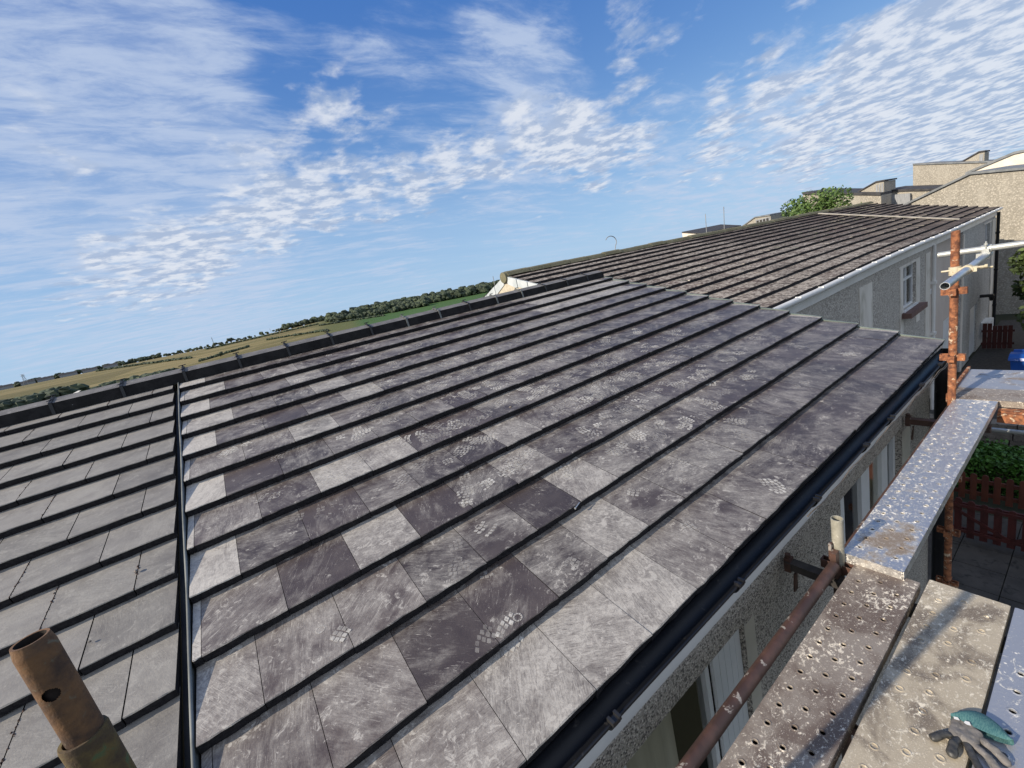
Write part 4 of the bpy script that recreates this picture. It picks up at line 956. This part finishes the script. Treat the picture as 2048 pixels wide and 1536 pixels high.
pole = thing('scaffold_standard', 'rusty near scaffold pole end with a drilled hole at the bottom left corner', 'scaffold pole', (.17, -.2, -5.07))
ax = Vector((.0, 0.0, 1)).normalized(); B0 = Vector((.170, -.200, .935))
q = MB(); q.tube([(.17, -.2, -5.05), B0 - ax * .02, B0 - ax * .004, B0], [.0242, .0242, .0245, .0235], 28, hollow=.84); q.build('sleeve', M['pole_green'], pole)
M['bore'] = simple('tube_bore', (.010, .006, .004), (.02, .012, .008), 30, .9)  # shade inside the tube painted as a near-black liner colour
mp, t = newmat('drilled'); finish(t, (.004, .003, .003, 1), .9); M['hole'] = mp
for z in (.33,): q = MB(); collar(q, .17, -.2, z); q.build('collar', M['rust_dark'], pole)
T0 = Vector((.172, -.2, 1.083))
q = MB(); seg = 120; rr_ = .0190
rows = [(-.2, rr_), (.080, rr_), (.0, rr_)]
# spigot with a real drilled hole: ring grid with the faces inside the hole left out
hc = Vector((CAM.x - .172, CAM.y + .2, 0)).normalized(); ha = math.atan2(hc.y, hc.x) - .42
zs = [B0.z - .15 + i * .0012 for i in range(int((T0.z - B0.z + .15) / .0012) + 1)]
def srad(z):
    d = T0.z - z
    return rr_ - (.0022 * max(0, 1 - d / .014) if d < .014 else 0) 
vs = []; 
for z in zs: vs += [(.172 + srad(z) * cos(2 * pi * k / seg), -.2 + srad(z) * sin(2 * pi * k / seg), z) for k in range(seg)]
fs = []
HZ = 1.013
for i in range(len(zs) - 1):
    for k in range(seg):
        a = 2 * pi * (k + .5) / seg; da = (a - ha + pi) % (2 * pi) - pi; dz = (zs[i] + .0006 - HZ)
        if (da * rr_) ** 2 + dz ** 2 < .0082 ** 2: continue
        fs.append((i * seg + k, i * seg + (k + 1) % seg, (i + 1) * seg + (k + 1) % seg, (i + 1) * seg + k))
q.add(vs, fs, smooth=True)
n = len(zs); topr = vs[-seg:]; r_in = .0142; inn = [(.172 + r_in * cos(2 * pi * k / seg), -.2 + r_in * sin(2 * pi * k / seg), T0.z - .0006) for k in range(seg)]; low = [(a, b_, T0.z - .16) for a, b_, _ in inn]
q.add(topr + inn, [(k, (k + 1) % seg, seg + (k + 1) % seg, seg + k) for k in range(seg)])
q.add(topr + inn + low, [(seg + k, seg + (k + 1) % seg, 2 * seg + (k + 1) % seg, 2 * seg + k) for k in range(seg)] + [tuple(range(2 * seg, 3 * seg))], 1)
q.build('spigot', [M['pole_rust'], M['bore']], pole)
# ledger
led = thing('scaffold_ledger', 'brown flaking scaffold tube running level below the gutter beside the boards', 'scaffold pole', (1.3, SY, -.27))
q = MB(); q.tube([(.19, SY - .005, -.275), (2.51, SY - .005, -.285)], .0242, 20); q.build('tube', M['rust_dark'], led)
q = MB(); q.obox((2.535, SY, -.27), Vector((1, 0, 0)), Vector((0, 1, 0)), Vector((0, 0, 1)), .02, .012, .05); q.obox((2.55, SY + .02, -.235), Vector((1, 0, 0)), Vector((0, 1, 0)), Vector((0, 0, 1)), .010, .006, .045); q.build('wedge_end', M['rust_dark'], led)
led2 = tag(MB().build('x', M['rust_dark']), None, None); bpy.data.objects.remove(led2)
q = MB(); q.tube([(2.63, SY + .0, -.315), (4.90, SY, -.315)], .0242, 14); tag(q.build('scaffold_ledger', M['rust_dark']), 'brown scaffold tube hidden along the wall side of the silver board', 'scaffold pole')
def transom(x, lab, y1=.02, z=-.38):
    th = thing('scaffold_transom', lab, 'scaffold bracket', (x, -.1, z), 'brackets under the planks')
    q = MB(); yo = -.44 if x > 4 else -1.25
    q.box((x - .02, yo, z - .03), (x + .02, y1, z + .012)); q.box((x - .026, yo, z + .0125), (x + .026, y1, z + .018)); q.build('beam', M['rust_dark'] if x > 4 else simple('dark_beam', (.03, .028, .026), (.06, .05, .045), 12, .7), th)
    q = MB(); q.tube([(x, y1 - .012, z - .05), (x, y1 - .012, z + .055)], .014, 10); q.box((x - .022, y1 - .03, z - .045), (x + .022, y1 + .001, z + .035)); q.build('end_plate', M['rust_dark'], th)
    q = MB(); vs = [(x - .014, -.028, z - .05), (x + .014, -.028, z - .05), (x + .022, -.022, z - .165), (x - .016, -.022, z - .165)]
    vs += [(a, b_ + .008, c) for a, b_, c in vs]; q.add(vs, [(0, 1, 2, 3), (7, 6, 5, 4), (0, 4, 5, 1), (1, 5, 6, 2), (2, 6, 7, 3), (3, 7, 4, 0)]); q.build('wedge', M['rust_dark'], th)
transom(2.525, 'dark bracket with a hanging wedge pointing at the pebble-dash wall, below the gutter')
transom(4.72, 'farther rusty bracket with a hanging wedge, beside the silver board and wall')
transom(.30, 'near bracket under the plank ends at the bottom frame edge')
q = MB(); q.box((2.645, -.262, -.355), (2.662, -.212, -.262)); q.box((2.642, -.262, -.375), (2.662, -.205, -.357))
tag(q.build('orange_plate', M['orange']), 'orange painted steel end plate under the corner of the silver board', 'plate')

def deck(lab, x0, x1, y0, y1, z, mat, holes, clog=.0, along='x', cell=.09, name='scaffold_board', hr=.0085, skip=0.0, tilt=(0, 0), x_off=0.0):
    th = thing(name, lab, 'scaffold board', ((x0 + x1) / 2, (y0 + y1) / 2, z), 'steel planks of the scaffold')
    q = MB(); L = (x1 - x0) if along == 'x' else (y1 - y0); Wd = (y1 - y0) if along == 'x' else (x1 - x0)
    def Tf(a, b_, c):
        if along == 'x': return (x0 + a, y0 + b_ , z + c + tilt[0] * a + tilt[1] * b_)
        return (x1 - b_, y0 + a, z + c)
    hp = .067; nrow = 3; m_ = (Wd - nrow * hp) / 2
    def q4(a0, b0, a1, b1, c=0): q.add([Tf(a0, b0, c), Tf(a1, b0, c), Tf(a1, b1, c), Tf(a0, b1, c)], [(0, 1, 2, 3)])
    if holes:
        q4(0, 0, L, m_); q4(0, Wd - m_, L, Wd)
        for r in range(nrow):
            b0 = m_ + r * hp; st_ = .03 + (x_off + .045 * (nrow - 1 - r)) % cell; q4(0, b0, st_, b0 + hp); n = int((L - st_ - .02) / cell)
            for i in range(n):
                a0 = st_ + i * cell; ca, cb = a0 + cell / 2, b0 + hp / 2; K = 12; sq = []
                for k in range(K):
                    an = 2 * pi * (k + .5) / K; dx, dy = cos(an), sin(an); f_ = min(cell / 2 / abs(dx), hp / 2 / abs(dy)); sq.append((ca + dx * f_, cb + dy * f_))
                # corners
                if random.random() < skip: q4(a0, b0, a0 + cell, b0 + hp); continue
                per = [(a0, b0), (a0 + cell, b0), (a0 + cell, b0 + hp), (a0, b0 + hp)]
                rings = [[(ca + cos(2 * pi * k / K) * rd, cb + sin(2 * pi * k / K) * rd, h) for k in range(K)] for rd, h in ((hr * 1.75, 0), (hr * 1.25, .0022), (hr, .0008), (hr * .98, -.006 if random.random() > clog else -.002))]
                vs = [Tf(a, b_, 0) for a, b_ in per] + [Tf(*v_) for rg in rings for v_ in rg]; B4 = 4
                # square to first ring
                quad = {0: 2, 1: 3, 2: 0, 3: 1}
                fs = []
                segs = [(2, range(0, 3)), (3, range(3, 6)), (0, range(6, 9)), (1, range(9, 12))]
                for ci, rg in segs:
                    for k in rg: fs.append((B4 + k, B4 + (k + 1) % K, ci)[::-1])
                fs += [(B4 + 3, 2, 3)[::1], (B4 + 6, 3, 0), (B4 + 9, 0, 1), (B4 + 0, 1, 2)]
                for j in range(3):
                    for k in range(K): fs.append((B4 + j * K + k, B4 + j * K + (k + 1) % K, B4 + (j + 1) * K + (k + 1) % K, B4 + (j + 1) * K + k))
                q.add(vs, fs)
                if random.random() < clog: q.add([Tf(*v_) for v_ in rings[3]], [tuple(range(K))])
            q4(st_ + n * cell, b0, L, b0 + hp)
    else: q4(0, 0, L, Wd)
    e = .004
    def bx(a0, b0, c0, a1, b1, c1):
        vs = [Tf(a, b_, c) for c in (c0, c1) for a, b_ in ((a0, b0), (a1, b0), (a1, b1), (a0, b1))]
        q.add(vs, [(0, 3, 2, 1), (4, 5, 6, 7), (0, 1, 5, 4), (1, 2, 6, 5), (2, 3, 7, 6), (3, 0, 4, 7)])
    bx(0, -.002, -.05, L, .002, -.0006); bx(0, Wd - .002, -.05, L, Wd + .002, -.0006); bx(-.002, 0.003, -.05, .002, Wd - .003, -.0006); bx(L - .002, .003, -.05, L + .002, Wd - .003, -.0006)
    q.build('deck', M[mat], th)
    q = MB(); z0 = -.046
    vs = [Tf(a, b_, z0) for a, b_ in ((.01, .01), (L - .01, .01), (L - .01, Wd - .01), (.01, Wd - .01))]; q.add(vs, [(0, 1, 2, 3)]); q.build('underside', M['rust_dark'], th)
    return th
random.seed(9)
deck('perforated brown steel plank next to the wall, cement splashed, holes in three rows', .2, 2.62, -.487, -.262, -.30, 'board_brown', True, x_off=.048)
deck('middle steel plank coated in cream cement, the glove lying on it', .2, 2.665, -.742, -.512, -.30, 'board_cream', True, clog=1.0, skip=.35, x_off=.02)
deck('blue-grey steel plank on the outer side of the platform', .2, 2.665, -.985, -.757, -.30, 'board_blue', True, x_off=.06, skip=.1)
deck('outermost steel plank of the platform under the viewer', .2, 2.665, -1.225, -1.0, -.30, 'board_brown', True)
deck('bright silver perforated steel plank bridging alone to the far platform', 2.60, 4.97, -.437, -.212, -.257, 'board_silver', True, tilt=(.000, .0), x_off=.01)
for i, (a, b_, mt, lab) in enumerate(((5.0, 5.27, 'board_brown', 'nearest speckled plank of the far cross platform'), (5.275, 5.53, 'board_blue', 'middle blue-grey plank of the far cross platform'), (5.535, 5.80, 'board_blue', 'farthest plank of the far cross platform with white splashes'))):
    deck(lab, a, b_, -2.6, -.18, -.262, 'board_blue' if i else 'board_brown', False, along='y')
q = MB(); q.box((4.93, -2.6, -.36), (4.99, -.445, -.315)); q.box((4.9, -2.6, -.40), (4.93, -.445, -.33))
tag(q.build('scaffold_transom', M['rust']), 'orange rusty beam under the near edge of the far cross platform', 'scaffold bracket')
q = MB(); q.box((4.995, -.178, -.30), (5.80, -.160, -.235)); tag(q.build('toe_strip', M['rust']), 'thin rusty edge strip along the wall end of the far platform', 'edge strip')
# guard rails and couplers
q = MB(); q.tube([(4.26, -.268, .760), (5.78, -.262, .760)], .0242, 24, hollow=.87); tag(q.build('guard_rail', M['galv']), 'open-ended galvanised guard rail tube pointing at the camera past the orange upright', 'scaffold pole')
q = MB(); q.tube([(5.68, .02, .812), (5.68, -2.3, .812)], .0242, 18, hollow=.87); tag(q.build('guard_rail', M['rail_pale']), 'pale level guard rail tube leaving the frame at right, above the far platform', 'scaffold pole')
q = MB(); q.tube([(6.2, .1, -1.0), (6.2, -2.4, -1.0)], .0242, 14); tag(q.build('guard_rail', M['rail_pale']), 'lower pale tube crossing beneath the far platform', 'scaffold pole')
def coupler(c, lab, m1, m2, vert=False):
    th = thing('scaffold_coupler', lab, 'coupler', c, 'scaffold couplers'); c = Vector(c)
    q = MB(); q.tube([c + Vector((-.028, 0, 0)), c + Vector((.028, 0, 0))], .033, 14); q.box(tuple(c + Vector((-.025, .026, -.02))), tuple(c + Vector((.025, .055, .02)))); q.build('saddle', M[m1], th)
    q = MB()
    if vert: q.tube([c + Vector((0, .062, -.03)), c + Vector((0, .062, .03))], .033, 14); q.box(tuple(c + Vector((-.02, -.05, -.018))), tuple(c + Vector((.02, -.028, .018))))
    else: q.tube([c + Vector((0, -.03, .05)), c + Vector((0, .03, .05))], .033, 14); q.box(tuple(c + Vector((-.055, -.02, -.012))), tuple(c + Vector((-.028, .02, .055))))
    q.build('flap', M[m2], th)
    q = MB()
    if vert: q.tube([c + Vector((-.01, -.10, .012)), c + Vector((-.02, .13, .006))], .007, 8); q.tube([c + Vector((-.01, -.10, .012)), c + Vector((-.01, -.085, .012))], .013, 6); q.tube([c + Vector((.035, -.12, -.005)), c + Vector((.035, -.03, -.005))], .007, 6)
    else: q.tube([c + Vector((-.04, 0, .02)), c + Vector((-.04, 0, .115))], .006, 8); q.tube([c + Vector((-.04, 0, .085)), c + Vector((-.04, 0, .10))], .013, 6); q.tube([c + Vector((-.075, -.02, .02)), c + Vector((-.03, -.02, .02))], .01, 6)
    q.build('bolt', M[m1], th)
M['coupler_cream'] = three('cream_crusted_steel', (.50, .44, .30), (.58, .53, .40), (.28, .13, .07), 25, 45, (.58, .66), .8, 0, .5)
coupler((4.93, -.266, .760), 'cream and rust crusted coupler holding the guard rail to the orange upright', 'coupler_cream', 'coupler_cream', True)
coupler((5.68, -.262, .760), 'pale swivel coupler with a standing bolt where the two guard rails cross', 'rail_pale', 'rail_pale')

# ------------------------------------------------------------------ glove
gl = thing('work_glove', 'crumpled grey and black work glove with teal cuff lying on the cement-coated plank', 'glove', (1.95, -.73, -.30)); GZ0 = -.2985
def soft(name, blobs_, mat, vox=.0032, parent=None):
    q = MB()
    for (a, ra, b_, rb) in blobs_:
        a, b_ = Vector(a), Vector(b_); n = 7; seg_ = 12; vs = []; fs = []; d = (b_ - a).normalized() if (b_ - a).length > 1e-6 else Vector((1, 0, 0)); s1 = d.cross(Vector((0, 0, 1))).normalized(); s2 = s1.cross(d)
        prof = [(-1, 0.05), (-.8, .6), (-.4, .92)]; ring = []
        for t_, f_ in prof: ring.append((a + d * ra * t_, ra * f_))
        ring.append((a, ra)); ring.append(((a + b_) / 2, (ra + rb) / 2 * .95)); ring.append((b_, rb))
        for t_, f_ in reversed(prof): ring.append((b_ - d * rb * t_, rb * f_))
        for p_, r_ in ring: vs += [p_ + (s1 * cos(2 * pi * k / seg_) + s2 * sin(2 * pi * k / seg_) * .78) * r_ for k in range(seg_)]
        for i in range(len(ring) - 1):
            for k in range(seg_): fs.append((i * seg_ + k, i * seg_ + (k + 1) % seg_, (i + 1) * seg_ + (k + 1) % seg_, (i + 1) * seg_ + k))
        fs.append(tuple(range(seg_))[::-1]); fs.append(tuple((len(ring) - 1) * seg_ + k for k in range(seg_))); q.add(vs, fs, smooth=True)
    o = q.build(name, mat, parent); mo = o.modifiers.new('r', 'REMESH'); mo.mode = 'VOXEL'; mo.voxel_size = vox; mo.use_smooth_shade = True
    sm_ = o.modifiers.new('s', 'SMOOTH'); sm_.iterations = 4; sm_.factor = .6
    tx = bpy.data.textures.new(name + 'n', 'CLOUDS'); tx.noise_scale = .012; dm_ = o.modifiers.new('d', 'DISPLACE'); dm_.texture = tx; dm_.strength = .004; dm_.mid_level = .5
    return o
def gp(x, y, h): return (x, y, GZ0 + h)
soft('palm', [(gp(1.972, -.705, .012), .014, gp(1.925, -.708, .013), .015), (gp(1.975, -.730, .013), .015, gp(1.925, -.730, .015), .016), (gp(1.968, -.750, .013), .014, gp(1.925, -.745, .013), .014), (gp(1.985, -.722, .014), .013, gp(1.97, -.745, .014), .013)], M['glove_grey'], parent=gl)
soft('finger', [(gp(1.918, -.705, .012), .0105, gp(1.905, -.690, .014), .011), (gp(1.905, -.690, .014), .011, gp(1.874, -.671, .010), .0125)], M['glove_black'], parent=gl)
soft('finger', [(gp(1.915, -.718, .012), .011, gp(1.885, -.712, .018), .0115), (gp(1.885, -.712, .018), .012, gp(1.853, -.714, .012), .0145)], M['glove_black'], parent=gl)
soft('finger', [(gp(1.915, -.735, .012), .011, gp(1.885, -.749, .014), .011), (gp(1.885, -.749, .014), .011, gp(1.842, -.778, .010), .0115)], M['glove_black'], parent=gl)
soft('finger', [(gp(1.922, -.752, .012), .011, gp(1.905, -.782, .014), .0115), (gp(1.905, -.782, .014), .0115, gp(1.872, -.815, .010), .012)], M['glove_grey'], parent=gl)
soft('finger', [(gp(1.955, -.763, .012), .012, gp(1.940, -.790, .016), .013), (gp(1.940, -.790, .016), .013, gp(1.925, -.812, .011), .013)], M['glove_grey'], parent=gl)
q = MB(); cuf = [(1.972, -.690), (1.976, -.702), (1.980, -.718), (1.977, -.737), (1.975, -.758), (1.985, -.788), (1.996, -.815)]; cuo = [(1.985, -.690), (2.012, -.704), (2.050, -.728), (2.062, -.748), (2.050, -.774), (2.030, -.798), (2.002, -.820)]
n = len(cuf); vs = [gp(a, b_, .024 + .004 * sin(i * 2)) for i, (a, b_) in enumerate(cuf)] + [gp((a[0] + b_[0]) / 2, (a[1] + b_[1]) / 2, .034 + .003 * sin(i)) for i, (a, b_) in enumerate(zip(cuf, cuo))] + [gp(a, b_, .020 + .006 * sin(i * 1.7)) for i, (a, b_) in enumerate(cuo)] + [gp(a, b_, .003) for a, b_ in cuo] + [gp(a, b_, .004) for a, b_ in cuf]
q.add(vs, [(j * n + i, j * n + i + 1, (j + 1) * n + i + 1, (j + 1) * n + i) for j in range(4) for i in range(n - 1)], smooth=True)
o = q.build('cuff', M['glove_teal'], gl); mo = o.modifiers.new('s', 'SUBSURF'); mo.levels = 2; mo.render_levels = 2
q = MB()
q.add([gp(1.975, -.697, .0275), gp(1.979, -.706, .0285), gp(1.970, -.712, .029), gp(1.966, -.700, .028)], [(0, 1, 2, 3)]); q.add([gp(1.978, -.722, .0305), gp(1.982, -.731, .0305), gp(1.970, -.736, .031), gp(1.966, -.728, .031), gp(1.968, -.721, .031)], [(0, 1, 2, 3, 4)])
q.build('worn_label', M['glove_white'], gl)

scene.render.engine = 'CYCLES'
